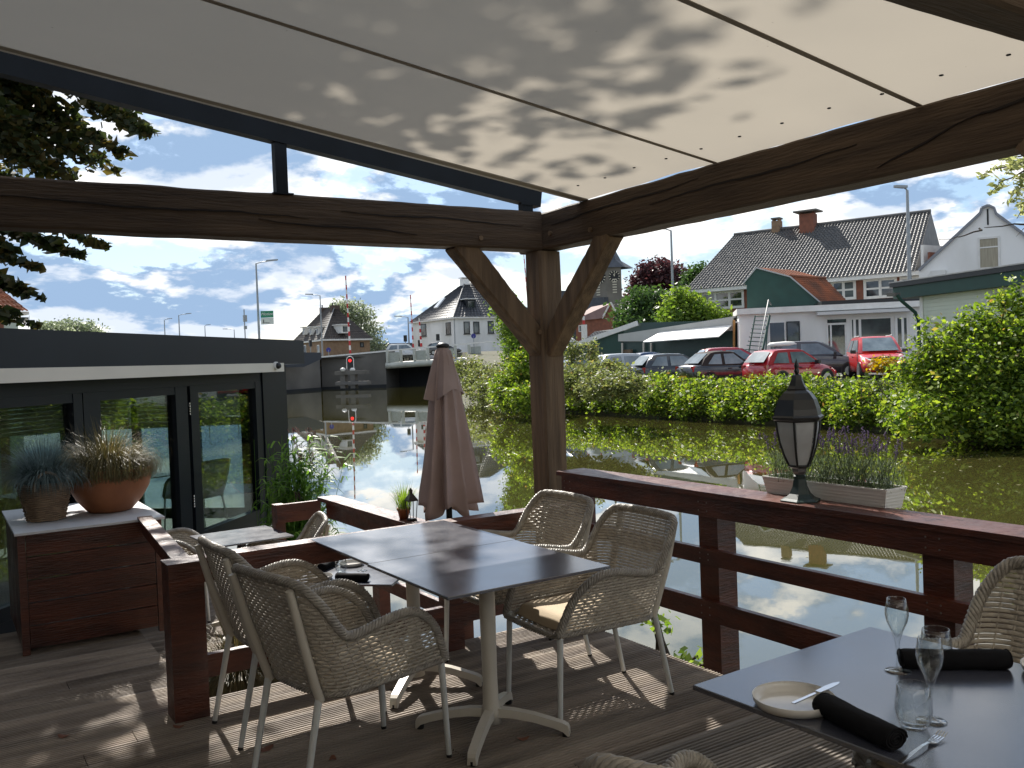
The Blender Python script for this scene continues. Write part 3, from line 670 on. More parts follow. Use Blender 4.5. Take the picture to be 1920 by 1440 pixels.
for k in range(8):
    a = 2*math.pi*k/8+.2; MB().tube([(.03*math.cos(a), .03*math.sin(a), 2.05), (.07*math.cos(a), .07*math.sin(a), 1.06-.02*(k % 3))], .006, 6).build('rib', dark, um)
MB().b2((-.35, -.35, -.30), (.9, .45, -.001)).build('parasol_jetty', deckm, None, (2.82+.0, 5.13, -.35), label='small plank landing under the closed parasol', category='landing')

# ------------------------------------------------------------------ lantern on the railing
ln = thing('lantern', 'black hexagonal pillar lantern with frosted panes standing on the railing cap', 'lantern', (3.468, 2.905, .933))
def hexl(prof, n=6, rot=0):
    mb = MB(); vs = []
    for r, z in prof:
        for j in range(n): a = 2*math.pi*(j+.5)/n+rot; vs.append((r*math.cos(a), r*math.sin(a), z))
    mb.add(vs, [(i*n+j, i*n+(j+1) % n, (i+1)*n+(j+1) % n, (i+1)*n+j) for i in range(len(prof)-1) for j in range(n)]+[tuple(range(n))[::-1], tuple((len(prof)-1)*n+j for j in range(n))]); return mb
lblack = mat('lantern_black', (.013, .014, .014), .35, (.02, .021, .02), scale=12)
lgreen = mat('lantern_green', (.012, .03, .028), .4, (.02, .04, .036), scale=8)
hexl([(.098, 0), (.098, .006), (.075, .014), (.052, .035), (.036, .070), (.030, .105), (.032, .118), (.024, .125)]).build('base', lgreen, ln)
hexl([(.024, .125), (.034, .14), (.036, .155), (.050, .165)]).build('cup', mat('zinc', (.2, .2, .2), .4, metal=.6), ln)
frost = mat('frosted_pane', (.72, .74, .74), .35, (.50, .51, .50), scale=7, detail=7, trans=.35)
pr_ = [(.046, .168), (.068, .215), (.088, .28), (.100, .345), (.104, .385)]
def pt6(j, r, z, f_=0.0, rot=0):
    a = 2*math.pi*(j+.5)/6+rot; b_ = 2*math.pi*(j+1.5)/6+rot; A = Vector((r*math.cos(a), r*math.sin(a), z)); B = Vector((r*math.cos(b_), r*math.sin(b_), z)); return A.lerp(B, f_)
for j in range(6):
    mb = MB(); vs = []
    for r, z in pr_: vs += [pt6(j, r, z, .09), pt6(j, r, z, .91)]
    mb.add(vs, [(2*i, 2*i+1, 2*i+3, 2*i+2) for i in range(len(pr_)-1)]); o = mb.build('pane', frost, ln); s2 = o.modifiers.new('t', 'SOLIDIFY'); s2.thickness = .003
mb = MB()
for j in range(6): mb.tube([pt6(j, r+.003, z) for r, z in pr_], .0055, 6)
for z_, r_ in ((.168, .050), (.385, .107)): mb.tube([pt6(j % 6, r_, z_) for j in range(7)], .006, 6)
mb.build('cage', lblack, ln)
hexl([(.105, .38), (.124, .392), (.126, .402), (.116, .410), (.110, .44), (.094, .485), (.070, .515), (.050, .530), (.052, .535), (.040, .55), (.028, .578), (.023, .600), (.010, .605)]).build('hood', lblack, ln)
MB().lathe([(.006, .60), (.011, .612), (.013, .622), (.008, .632), (.012, .642), (.010, .655), (.004, .668), (0, .682)], n=16).build('finial', lblack, ln)

# ------------------------------------------------------------------ leaves, grasses
def leaf_arrays(centers, size, aspect=.55, up=.2, fold=0.0):
    n = len(centers); a = rng.normal(size=(n, 3)); a[:, 2] *= .6; a /= np.linalg.norm(a, axis=1)[:, None]
    nrm = rng.normal(size=(n, 3)); nrm[:, 2] += up*3; b_ = np.cross(nrm, a); b_ /= np.linalg.norm(b_, axis=1)[:, None]
    s_ = size*np.clip(np.exp(rng.normal(size=n)*.38), .45, 1.9); L_ = a*s_[:, None]*.5; Wd = b_*(s_*aspect*.5)[:, None]
    v = np.stack([centers-L_, centers+Wd-L_*.1, centers+L_, centers-Wd-L_*.1], axis=1).reshape(-1, 3); return v
def leaf_mesh(name, v, m, parent=None, loc=(0, 0, 0), **tags):
    n = len(v)//4; me = bpy.data.meshes.new(name); me.vertices.add(n*4); me.vertices.foreach_set('co', (v-np.array(loc)).astype(np.float32).ravel())
    me.loops.add(n*4); me.loops.foreach_set('vertex_index', np.arange(n*4, dtype=np.int32)); me.polygons.add(n)
    me.polygons.foreach_set('loop_start', np.arange(0, n*4, 4, dtype=np.int32)); me.polygons.foreach_set('loop_total', np.full(n, 4, dtype=np.int32))
    me.update(calc_edges=True); me.materials.append(m); o = bpy.data.objects.new(name, me); COL.objects.link(o)
    if parent: o.parent = parent
    else: o.location = loc
    for k, val in tags.items(): o[k] = val
    return o
def blob_pts(ells, n, clump=.25, per=14, surf=.5):
    """leaf positions clumped near the surface and through the volume of ellipsoids (cx,cy,cz,rx,ry,rz)"""
    vol = np.array([e[3]*e[4]*e[5] for e in ells])**.75; vol /= vol.sum(); outp = []
    for e, w in zip(ells, vol):
        k = max(1, int(n*w/per)); d = rng.normal(size=(k, 3)); d /= np.linalg.norm(d, axis=1)[:, None]
        r = (surf+(1-surf)*rng.random(k)**.7)*(1+.16*rng.normal(size=k)*.6)
        c = np.array(e[:3])+d*r[:, None]*np.array(e[3:6]); p = np.repeat(c, per, axis=0)+rng.normal(size=(k*per, 3))*clump*np.array([1, 1, .7]); outp.append(p)
    return np.concatenate(outp)
def tree(name, label, base, top, trunk_r, ells, n, leaf, m, clump=.3, bark=None, group=None, limbs=8, cat='tree', per=14, surf=.45, minz=None):
    base = Vector(base); t_ = thing(name, label, cat, base, 0, group); tv = Vector(top)-base
    mb = MB(); mb.tube([tv*(i/8)+Vector((.06*math.sin(i*1.7)*tv.length*.1, .05*math.cos(i*2.1)*tv.length*.1, 0)) for i in range(9)], [trunk_r*(1-.75*i/8) for i in range(9)], 10)
    for i in range(limbs):
        e = ells[i % len(ells)]; st = tv*random.uniform(.35, .8); en = Vector(e[:3])-base+Vector((random.uniform(-.6, .6)*e[3], random.uniform(-.6, .6)*e[4], random.uniform(-.3, .6)*e[5])); mid = st.lerp(en, .5)+Vector((0, 0, .15*(en-st).length))
        q = [st.lerp(mid, u).lerp(mid.lerp(en, u), u) for u in (0, .25, .5, .75, 1)]; mb.tube(q, [trunk_r*f_ for f_ in (.4, .3, .2, .12, .05)], 6)
    mb.build('trunk', bark or barkm, t_)
    pts = blob_pts(ells, n, clump, per, surf)
    if minz is not None: pts = pts[pts[:, 2] > minz]
    leaf_mesh('crown', leaf_arrays(pts, leaf), m, t_, tuple(base)); return t_
barkm = mat('bark', (.08, .06, .045), .9, (.04, .032, .025), scale=6, bump=.6)
lf_hedge = leafmat('hedge_leaves', (.045, .085, .012), (.27, .33, .05), (.14, .21, .028), .45, True)
lf_green = leafmat('green_leaves', (.025, .055, .015), (.075, .12, .03), (.045, .085, .022), .35)
lf_lime = leafmat('lime_leaves', (.07, .13, .02), (.20, .27, .05), (.13, .19, .03), .45)
lf_olive = leafmat('olive_leaves', (.08, .085, .03), (.22, .24, .08), (.13, .16, .045), .38, True)
lf_purple = leafmat('purple_leaves', (.035, .014, .016), (.09, .035, .035), (.055, .022, .026), .3)
lf_beech = leafmat('beech_leaves', (.022, .030, .010), (.09, .065, .018), (.040, .054, .015), .4)
lf_grey = leafmat('silver_leaves', (.10, .13, .07), (.30, .33, .22), (.18, .21, .13), .35)
lf_reed = leafmat('reed_leaves', (.06, .13, .02), (.20, .32, .06), (.12, .22, .035), .45)
# hedge along the far bank: rounded section, top about z .9, hanging over the water
def hedge_pts(y0, y1, n, top0, top1, xoff=-.2, width=3.0, clump=.18, per=12):
    k = n//per; y = y0+(y1-y0)*rng.random(k)**1.0
    ex = np.interp(y, [e[1] for e in EDGE], [e[0] for e in EDGE])
    top = np.interp(y, [y0, y1], [top0, top1])+.16*np.sin(y*1.3)*np.sin(y*.47)+.10*np.sin(y*3.7+1)+.07*np.sin(y*8.3)+.22*(rng.random(k)**6)
    th = rng.random(k)*math.pi*1.02-.1; rad = .80+.22*rng.random(k)**.6
    cz = -.75; x = ex+xoff+width/2-np.cos(th)*width/2*rad*(1+.14*np.sin(y*3.1)+.10*np.sin(y*6.7+th*2)); z = cz+np.abs(np.sin(th))**.7*(top-cz)*rad
    z = np.maximum(z, WZ+.04); c = np.stack([x, y, z], 1); p = np.repeat(c, per, 0)+rng.normal(size=(k*per, 3))*clump*np.array([1, 1, .8]); return p[p[:, 2] > WZ+.02]
hd = leaf_mesh('hedge', leaf_arrays(hedge_pts(8, 50, 170000, .16, .62), .12, .6), lf_hedge)
tag(hd, 'long leafy green hedge along the opposite bank in front of the parked cars', 'hedge')
# inner twigs so the hedge is not see-through
mb = MB()
for i in range(700):
    y = random.uniform(8, 47); ex = float(np.interp(y, [e[1] for e in EDGE], [e[0] for e in EDGE])); x = ex+random.uniform(.2, 1.9)
    mb.tube([(x, y, -.7), (x+random.uniform(-.4, .4), y+random.uniform(-.5, .5), 0), (x+random.uniform(-.9, .9), y+random.uniform(-.8, .8), .6)], [.03, .018, .006], 4, False)
mb.build('stems', barkm, hd)
def bush(name, label, ells, n, leaf, m, clump=.2, per=12, surf=.35, group=None, stems=10):
    e0 = ells[0]; zb = min(e[2]-e[5] for e in ells); base = (e0[0], e0[1], zb); t_ = thing(name, label, 'bush', base, 0, group)
    mb = MB()
    for i in range(stems):
        e = random.choice(ells); en = Vector((e[0]+random.uniform(-.5, .5)*e[3], e[1]+random.uniform(-.5, .5)*e[4], e[2]+random.uniform(0, .8)*e[5]))-Vector(base); a = random.uniform(0, 6)
        mb.tube([(.2*math.cos(a), .2*math.sin(a), 0), en*.5+Vector((0, 0, .1)), en], [.03, .02, .006], 5, False)
    mb.build('stems', barkm, t_); pts = blob_pts(ells, n, clump, per, surf); pts = pts[pts[:, 2] > WZ+.02]
    leaf_mesh('foliage', leaf_arrays(pts, leaf), m, t_, base); return t_
def el(px, py, D, rx, ry=None, rz=None):
    p = P(px, py, D); return (p.x, p.y, p.z, rx, ry or rx, rz or rx)
bush('tall_bush', 'tall leafy bush with upright shoots right of the parked red car', [el(1830, 720, 24.0, 1.7, 1.6, 1.5), el(1880, 660, 24.2, .8, .8, .8), el(1850, 620, 24.0, .35, .35, .95), el(1760, 690, 24.2, .6, .6, .8), el(1905, 590, 24, .3, .3, .9), el(1780, 640, 24.2, .28, .28, .7), el(1810, 610, 24.1, .2, .2, .6), el(1875, 580, 24.3, .16, .16, .6), el(1730, 640, 24.3, .18, .18, .6), el(1715, 700, 24.2, .5, .5, .5), el(1890, 560, 24, .15, .15, .5), el(1735, 780, 23.2, 1.0, .8, .6), el(1880, 780, 22.9, 1.4, 1.2, .7), el(1950, 700, 23.5, 1.6, 1.4, 1.8)], 42000, .12, lf_hedge, .16)
bush('flowering_bush', 'small bush with orange and yellow leaves in front of the red car', [el(1655, 683, 29.5, .38, .38, .22)], 700, .10, leafmat('orange_leaves', (.25, .13, .01), (.45, .22, .02), (.30, .28, .03), .4), .12)
bush('shrub', 'dry olive-brown shrub on the bank left of the pergola post', [el(905, 720, 60, 1.4, 1.4, 1.3), el(935, 735, 52, 1.5, 1.5, 1.2), el(880, 700, 66, 1.3, 1.3, 1.1), el(960, 745, 47, 1.2, 1.2, .9), el(975, 710, 50, 1.3, 1.3, 1.3)], 22000, .15, lf_olive, .25)
bush('shrub', 'yellow-green shrub at the water edge just left of the pergola post', [el(955, 735, 42.5, .9, .9, .9), el(985, 745, 40, .8, .8, .6), el(985, 700, 43, .9, .9, 1.2)], 12000, .13, lf_hedge, .2)
bush('shrub', 'bright feathery green shrub seen between post and left brace', [el(970, 620, 46, .9, .9, 1.2), el(945, 580, 47, .45, .45, 1.1), el(985, 660, 45, 1.0, 1.0, 1.2), el(930, 560, 48, .3, .3, .6)], 12000, .14, lf_lime, .2)
bush('shrub', 'grey-green shrub right of the pergola post by the first parked car', [el(1090, 715, 34.5, 1.5, 1.4, .65), el(1130, 700, 35, 1.0, 1.0, .45), el(1075, 668, 37.5, .3, .3, .8), el(1110, 665, 37, .25, .25, .65), el(1150, 725, 32, 1.2, 1.2, .5)], 16000, .12, lf_olive, .16)
tree('locust_tree', 'small bright green tree between the church and the low sheds', P(1290, 640, 56), P(1290, 570, 56), .12, [el(1285, 590, 56, 1.6, 1.6, 1.1), el(1330, 600, 56, 1.3, 1.3, .7), el(1275, 565, 56, .7, .7, .7)], 8000, .22, lf_lime, .3)
tree('broadleaf_tree', 'mid-green rounded tree behind the low sheds, below the purple beech', P(1225, 640, 85), P(1225, 540, 85), .3, [el(1222, 585, 85, 2.6, 2.6, 2.2), el(1195, 595, 84, 2.0, 2.0, 1.8), el(1262, 590, 86, 2.0, 2.0, 1.8), el(1210, 612, 83, 2.5, 2.5, 1.3)], 16000, .34, lf_green, .45)
tree('copper_beech', 'round dark purple beech tree beside the street lamp', P(1240, 640, 120), P(1240, 530, 120), .4, [el(1240, 527, 120, 3.5, 3.5, 2.6), el(1212, 535, 120, 2.0, 2.0, 2.2), el(1272, 540, 120, 2.2, 2.2, 2.0), el(1232, 507, 120, 1.8, 1.8, 1.2), el(1200, 550, 120, 1.6, 1.6, 1.6)], 14000, .42, lf_purple, .5)
tree('broadleaf_tree', 'dark green tree top peeping out left of the long tiled roof', P(1312, 640, 110), P(1312, 520, 110), .3, [el(1308, 525, 110, 1.7, 1.7, 2.0), el(1300, 545, 110, 1.6, 1.6, 1.8)], 4000, .4, lf_green, .5)
tree('silver_birch', 'airy grey-green tree behind the brown brick house', P(680, 665, 150), P(670, 600, 150), .3, [el(668, 590, 150, 2.6, 2.6, 2.2), el(690, 625, 150, 2.0, 2.0, 2.2), el(645, 580, 150, 2.2, 2.2, 1.4), el(700, 650, 148, 1.8, 1.8, 1.4)], 5200, .42, lf_grey, .7)
tree('willow_tree', 'low pale tree top showing above the glass house roof', P(120, 650, 75), P(120, 618, 75), .3, [el(125, 622, 75, 2.4, 2.4, .9), el(90, 622, 75, 1.2, 1.2, .6), el(165, 626, 75, 1.2, 1.2, .5)], 4500, .25, lf_grey, .35)
bush('shrub', 'leafy climber rising from under the deck beside the middle railing post', [(3.62, 4.05, -.28, .16, .22, .16), (3.60, 3.75, -.15, .10, .14, .14), (3.66, 4.2, .05, .06, .1, .12)], 420, .055, lf_lime, .05, 6)
bush('shrub', 'small patch of leaves at the deck edge near the laid table', [(3.6, 2.95, -.12, .10, .14, .05)], 60, .05, lf_lime, .04, 5)

# copper beech overhanging from the upper left: crown above the awning, drooping tips in view
bt = thing('beech_tree', 'overhanging beech tree with dark bronze leaves at the upper left', 'tree', (-3.5, 12.5, -.6)); bo = np.array([-3.5, 12.5, -.6])
mb = MB(); bv = Vector(bo)
mb.tube([Vector((0, 0, 0)), Vector((.1, -.1, 3)), Vector((.5, -.3, 6)), Vector((1.2, -.4, 9)), Vector((2.2, -.6, 12))], [.35, .3, .25, .18, .1], 12)
tips = []
def branch(a, b_, r0, n=7, sag_=.3):
    a = Vector(a); b_ = Vector(b_); q = []
    for i in range(n+1): t_ = i/n; p = a.lerp(b_, t_); p.z += sag_*math.sin(math.pi*t_); p += Vector((.05*math.sin(i*2.3), .05*math.cos(i*1.9), 0)); q.append(p)
    mb.tube([p-bv for p in q], [r0*(1-.85*i/n) for i in range(n+1)], 6); return q
lp = []; TW = 4.5
def twig(a, b_, nl, spread, r0=.02, sag_=.12):
    nl = int(nl*TW)
    q = branch(a, b_, r0, 9, sag_)
    for i in range(nl):
        u = random.random()**.8; k = u*9; i0 = min(8, int(k)); p = q[i0].lerp(q[i0+1], k-i0); lp.append(tuple(p+Vector((random.gauss(0, 1), random.gauss(0, 1), random.gauss(-.15, .8)))*spread*(1.15-.75*u)))
root = Vector((-1.6, 11, 6.2))
branch((-2.9, 12.2, 5), root, .12)
for (x, y, D, nl, sp_) in ((270, 250, 8.8, 230, .11), (240, 210, 9.2, 260, .13), (170, 300, 9, 330, .16), (120, 330, 9.3, 340, .17), (200, 180, 9, 260, .15), (60, 300, 8.8, 340, .17), (20, 360, 9, 260, .15), (140, 240, 9.4, 330, .18), (90, 200, 9.2, 300, .18), (30, 230, 8.6, 300, .18), (230, 290, 9, 120, .09), (110, 400, 9.4, 150, .12), (215, 320, 9.4, 60, .08)):
    twig(P(x-330, y-170, D+.8), P(x, y, D), nl, sp_)
for (x, y, D, nl, sp_) in ((198, 462, 7.5, 42, .03), (150, 480, 7.5, 60, .045), (100, 455, 7.5, 60, .05), (60, 500, 7.5, 55, .05), (20, 470, 7.6, 60, .06), (75, 560, 7.6, 34, .035), (40, 540, 7.6, 60, .05), (20, 590, 7.6, 60, .05), (60, 612, 7.7, 22, .03)):
    twig(P(x-190, y-60, D+.3), P(x, y, D), nl, sp_, .008, .03)
lp = np.array(lp); v1 = leaf_arrays(lp, .088, .62, 0); TW = 1.0
up_e = [(2.5, 11.2, 9.6, 2.3, 2.2, 2.4), (.7, 11.0, 6.6, 1.6, 1.6, 1.35), (-1.2, 10.6, 6.4, 1.7, 1.6, 1.5), (-.4, 10.2, 5.6, 1.3, 1.2, .9), (-2.6, 10, 5.6, 1.3, 1.5, 1.6), (.3, 11.4, 8, 2, 1.8, 1.2), (1.9, 11.2, 6.5, .95, 1.2, .75), (-.2, 12.2, 6.6, 1.2, 1, .9), (1.6, 11, 8.4, 1.8, 1.8, 1.4), (-.5, 11.0, 9.0, 2.4, 2.2, 2.6), (-3.2, 11.5, 9, 2.5, 2.5, 3), (.8, 12.5, 11.5, 2.5, 2, 2), (1.6, 10.2, 7.6, 1.2, 1.2, .8), (-2, 9.5, 6.6, 1.6, 1.4, 1.2), (-.6, 9.6, 6.2, .8, .8, .6)]
v2 = leaf_arrays(blob_pts(up_e, 62000, .20, 12, .15), .17, .62, 0)
for e in up_e: branch((-2.0, 12, 8.5), e[:3], .08)
mb.build('trunk', barkm, bt)
leaf_mesh('crown', np.concatenate([v1, v2]), lf_beech, bt, tuple(bo))
# locust branch at the upper right
rt = thing('locust_tree', 'pale green locust tree with bare twigs reaching in at the upper right', 'tree', (14, 4, -.6)); bv = Vector((14, 4, -.6)); mb = MB(); lp = []
mb.tube([Vector((0, 0, 0)), Vector((0, .2, 2.5)), Vector((-.3, .8, 5))], [.16, .12, .08], 8); j0 = bv+Vector((-.3, .8, 5))
hub = P(1990, 300, 9.5); branch(j0, hub, .06)
for (x, y, nl, sp_) in ((1830, 330, 90, .05), (1850, 360, 110, .06), (1885, 320, 110, .06), (1890, 380, 120, .06), (1915, 400, 90, .06), (1870, 300, 80, .05), (1905, 345, 130, .07), (1900, 410, 60, .05)):
    twig(hub, P(x, y, 9.2), nl, sp_, .018, .05)
branch(P(1990, 420, 9.3), P(1840, 428, 9.2), .018, 8, .02); branch(P(1845, 427, 9.2), P(1758, 449, 9.2), .010, 8, -.03); branch(P(1960, 400, 9.3), P(1900, 446, 9.2), .008, 5, .0)
branch(hub, P(1990, 420, 9.3), .03, 5, 0)
mb.build('trunk', barkm, rt); leaf_mesh('crown', leaf_arrays(np.array(lp), .065, .42, 0), leafmat('locust_leaves', (.16, .18, .06), (.42, .42, .22), (.27, .29, .11), .45), rt, (14, 4, -.6))

# grass tufts: curved tapering blades
def tuft(mbx, c, n, length, spread, droop, wd=.0022, seed=1, lift=1.0, r0=.05):
    rr = random.Random(seed); c = Vector(c)
    for i in range(n):
        a = rr.uniform(0, 2*math.pi); d = Vector((math.cos(a), math.sin(a), 0)); pd = Vector((-d.y, d.x, 0)); L_ = length*rr.uniform(.6, 1.1)
        tilt = rr.random()**.6*spread; b0 = c+d*rr.uniform(0, r0); k = 6; pts = []
        p = Vector(b0); ang = math.pi/2*lift-tilt*.55
        for s_ in range(k+1):
            pts.append(p.copy()); stp = L_/k; p = p+(d*math.cos(ang)+Vector((0, 0, math.sin(ang))))*stp; ang -= droop*tilt*(.28+.12*s_)*rr.uniform(.8, 1.2)
        vs = []
        for s_, q in enumerate(pts): w = wd*(1-(s_/k)**2*.92); vs += [q+pd*w, q-pd*w]
        mbx.add(vs, [(2*s_, 2*s_+1, 2*s_+3, 2*s_+2) for s_ in range(k)])
lf_grass = leafmat('dry_grass', (.065, .055, .02), (.22, .165, .07), (.12, .108, .042), .22)
lf_fesc = leafmat('blue_fescue', (.06, .085, .08), (.17, .22, .21), (.10, .14, .14), .25)
CT = .735
cb = thing('planter_cabinet', 'red-brown slatted wooden cabinet with white top holding two plant pots', 'cabinet', (.80, 6.5, 0)); oc = Vector((-.80, -6.5, 0))
for k in range(5):
    z0 = .035+k*.1385; mbx = MB(); mbx.b2((.43, 6.125, z0), (1.155, 6.150, z0+.132))
    for g_ in range(9): mbx.b2((.43, 6.119, z0+.004+g_*.0142), (1.155, 6.126, z0+.0135+g_*.0142))
    part(mbx, 'board', redwood, cb, oc)
for x in (.385, 1.16): part(MB().b2((x, 6.118, 0), (x+.042, 6.16, .722)), 'corner_post', redwood, cb, oc)
for x in (.39, 1.17): part(MB().b2((x, 6.165, .02), (x+.024, 7.2, .72)), 'side', redwood, cb, oc)
part(MB().b2((.372, 6.10, .722), (1.222, 7.26, .736)), 'top', mat('white_laminate', (.62, .62, .64), .35, (.52, .53, .55), scale=3), cb, oc)
def rp(cx_, cy_): return (cx_, cy_)
pt_ = thing('terracotta_pot', 'big terracotta bowl pot of dry ornamental grass on the cabinet', 'plant pot', (.985, 6.66, .737))
MB().lathe([(0, .004), (.125, .004), (.13, 0), (.145, .012), (.205, .08), (.25, .16), (.268, .235), (.270, .265), (.276, .27), (.277, .292), (.262, .294), (.255, .265), (.24, .24)], n=48, fn=lambda q, z: 1+.012*math.sin(3*q+z*9)).build('pot', terra, pt_)
MB().lathe([(0, .26), (.255, .255)], n=24).build('soil', soil, pt_)
mb = MB(); tuft(mb, (0, 0, .27), 7500, .37, 2.1, 1.75, .0019, 5, r0=.21); mb.build('grass', lf_grass, pt_)
bk = thing('basket_planter', 'woven wicker basket planter of blue fescue beside the terracotta pot', 'basket', (.585, 6.56, .737)); bk.scale = (1.12, 1.12, 1.12)
mb = MB(); n = 56
for k in range(19):
    z = .008+k*.0115; rad = .098+.036*(k/14.)
    mb.tube([Vector(((rad+.004*(1 if (j+k) % 2 else -1))*math.cos(2*math.pi*j/28), (rad+.004*(1 if (j+k) % 2 else -1))*math.sin(2*math.pi*j/28), z+.002*math.sin(j*1.3+k))) for j in range(29)], .0048, 5, False)
bwick = mat('willow', (.34, .24, .15), .7, (.20, .13, .08), scale=20)
mb.lathe([(0, .003), (.09, .003), (.125, .21)], n=28); mb.build('basket_body', bwick, bk)
mb = MB()
for s_ in (0, 1): mb.tube([Vector((.065*math.cos(q), -.138-.012*s_, .20+.085*math.sin(q))) for q in np.linspace(-.2, math.pi+.2, 16)], .008, 7)
mb.build('handle', bwick, bk)
mb = MB(); tuft(mb, (0, 0, .21), 3000, .29, 1.75, .55, .0016, 9, r0=.10); mb.build('grass', lf_fesc, bk)
gp = thing('grass_pot', 'grassy pot standing on the lower terrace behind the newel post', 'plant pot', (1.38, 5.12, -.35))
MB().lathe([(0, 0), (.12, 0), (.15, .05), (.20, .20), (.21, .26), (.195, .26), (.19, .22)], n=36).build('pot', mat('ochre_pot', (.25, .15, .05), .6, (.16, .10, .035), scale=6), gp)
mb = MB(); tuft(mb, (0, 0, .24), 3600, .40, 2.0, 1.15, .002, 11, r0=.13); mb.build('grass', lf_grass, gp)
# lavender trough on the outside of the railing cap
tr_ = thing('lavender_planter', 'white ribbed trough of lavender behind the lantern on the railing', 'planter', (3.62, 2.85, .905))
mb = MB(); hx, hy = .075, .355; secs = []
for i in range(13):
    z = .015+i*.0075; w = .82+.18*i/12+(.012 if i % 2 else 0)
    secs.append([(-hx*w, -hy*(w*.3+.7), z), (hx*w, -hy*(w*.3+.7), z), (hx*w, hy*(w*.3+.7), z), (-hx*w, hy*(w*.3+.7), z)])
vs = [v for s_ in secs for v in s_]; mb.add(vs, [(i*4+j, i*4+(j+1) % 4, (i+1)*4+(j+1) % 4, (i+1)*4+j) for i in range(12) for j in range(4)]+[(3, 2, 1, 0)])
mb.bar((-hx, -hy, .108), (-hx, hy, .108), .008, .008); mb.bar((hx, -hy, .108), (hx, hy, .108), .008, .008); mb.bar((-hx, -hy, .108), (hx, -hy, .108), .008, .008); mb.bar((-hx, hy, .108), (hx, hy, .108), .008, .008)
mb.build('trough', white, tr_); MB().b2((-.068, -.345, .07), (.068, .345, .095)).build('soil', soil, tr_)
mb = MB(); fl = MB(); rr = random.Random(3)
for i in range(230):
    x = rr.uniform(-.06, .06); y = rr.uniform(-.33, .33); L_ = rr.uniform(.16, .27) if rr.random() < .55 else rr.uniform(.09, .16); dx = rr.gauss(0, .05); dy = rr.gauss(0, .06)
    q = [Vector((x, y, .09)), Vector((x+dx*.4, y+dy*.4, .09+L_*.5)), Vector((x+dx, y+dy, .09+L_))]; mb.tube(q, .0012, 4, False)
    if L_ > .165:
        for s_ in range(7): c = q[2]+Vector((rr.gauss(0, .003), rr.gauss(0, .003), .012-s_*.005)); fl.tube([c, c+Vector((0, 0, .005))], [.0042, .002], 5)
for i in range(2600):
    x = rr.uniform(-.075, .075); y = rr.uniform(-.36, .36); z = .09+rr.random()**1.2*.13; a = rr.uniform(0, 6.3); L_ = .02+.014*rr.random(); d = Vector((math.cos(a)*.5, math.sin(a)*.5, .9))*L_; pd = Vector((-math.sin(a), math.cos(a), 0))*.0016; p = Vector((x, y, z)); mb.add([p-pd, p+pd, p+d+pd*.3, p+d-pd*.3], [(0, 1, 2, 3)])
mb.build('foliage', leafmat('lavender_leaves', (.06, .085, .04), (.16, .20, .11), None, .3), tr_)
fl.build('flowers', leafmat('lavender_flowers', (.07, .04, .11), (.22, .15, .28), None, .2), tr_)
# lantern with pot on the terrace railing, partly behind the parasol
lp_ = thing('flower_pot', 'small terracotta flower pot on the terrace railing beside the parasol', 'plant pot', (2.62, 5.50, .626))
MB().lathe([(0, 0), (.03, 0), (.042, .055), (.047, .056), (.047, .07), (.04, .07), (.036, .05)], n=24).build('pot', terra, lp_); mb = MB(); tuft(mb, (0, 0, .06), 160, .19, .8, .5, .002, 4); mb.build('plant', lf_lime, lp_)
l2 = thing('lantern', 'small black lantern half hidden left of the parasol on the terrace railing', 'lantern', (2.62, 5.38, .626))
hexl([(.035, 0), (.035, .01), (.03, .015)], 4).build('base', lblack, l2); mb = MB()
for j in range(4):
    a = math.pi/2*(j+.5); mb.tube([(.03*math.cos(a), .03*math.sin(a), .012), (.042*math.cos(a), .042*math.sin(a), .13)], .003, 5)
mb.build('cage', lblack, l2); hexl([(.05, .13), (.046, .14), (.02, .17), (.012, .18), (.012, .2), (.003, .215)], 4).build('hood', lblack, l2)
plm = leafmat('plumes', (.06, .025, .03), (.16, .09, .09), None, .3)
# reeds at the corner of the glass house
rd = thing('reed_clump', 'clump of tall arching green reeds at the corner of the glass house', 'reeds', (3.42, 10.3, -1.0)); mb = MB(); rr = random.Random(8); fl = MB()
for i in range(210):
    x, y = rr.gauss(-.03, .12), rr.gauss(0, .22); H = rr.uniform(.9, 1.9); lean = Vector((rr.gauss(.10, .06), rr.gauss(-.03, .08), 0))*H; b0 = Vector((x, y, 0)); tp = b0+lean+Vector((0, 0, H)); mb.tube([b0, b0.lerp(tp, .5)-lean*.12, tp], [.004, .003, .002], 4, False)
    for k in range(9):
        u = rr.uniform(.3, 1); p = b0.lerp(tp, u); a = rr.gauss(-.3, 1.2); d = Vector((math.cos(a), math.sin(a), 0)); L_ = rr.uniform(.14, .25); pd = Vector((-d.y, d.x, .2))*.011; pts = [p, p+d*L_*.4+Vector((0, 0, L_*.28)), p+d*L_*.8+Vector((0, 0, L_*.22)), p+d*L_*1.1+Vector((0, 0, -.02))]; vs = []
        for s_, q in enumerate(pts): w = (1, 1.2, .7, .08)[s_]; vs += [q+pd*w, q-pd*w]
        mb.add(vs, [(0, 1, 3, 2), (2, 3, 5, 4), (4, 5, 7, 6)])
    if i % 16 == 0:
        fl = MB()
        for k in range(36): c = tp+Vector((rr.gauss(0, .02), rr.gauss(0, .02), rr.uniform(-.02, .16))); fl.add([c, c+Vector((.02, 0, -.03)), c+Vector((.03, .01, -.05)), c+Vector((.01, .01, -.02))], [(0, 1, 2, 3)])
        fl.tube([tp-Vector((0, 0, .05)), tp+Vector((0, 0, .15))], .004, 4); fl.build('plume', plm, rd)
mb.build('leaves', lf_reed, rd)

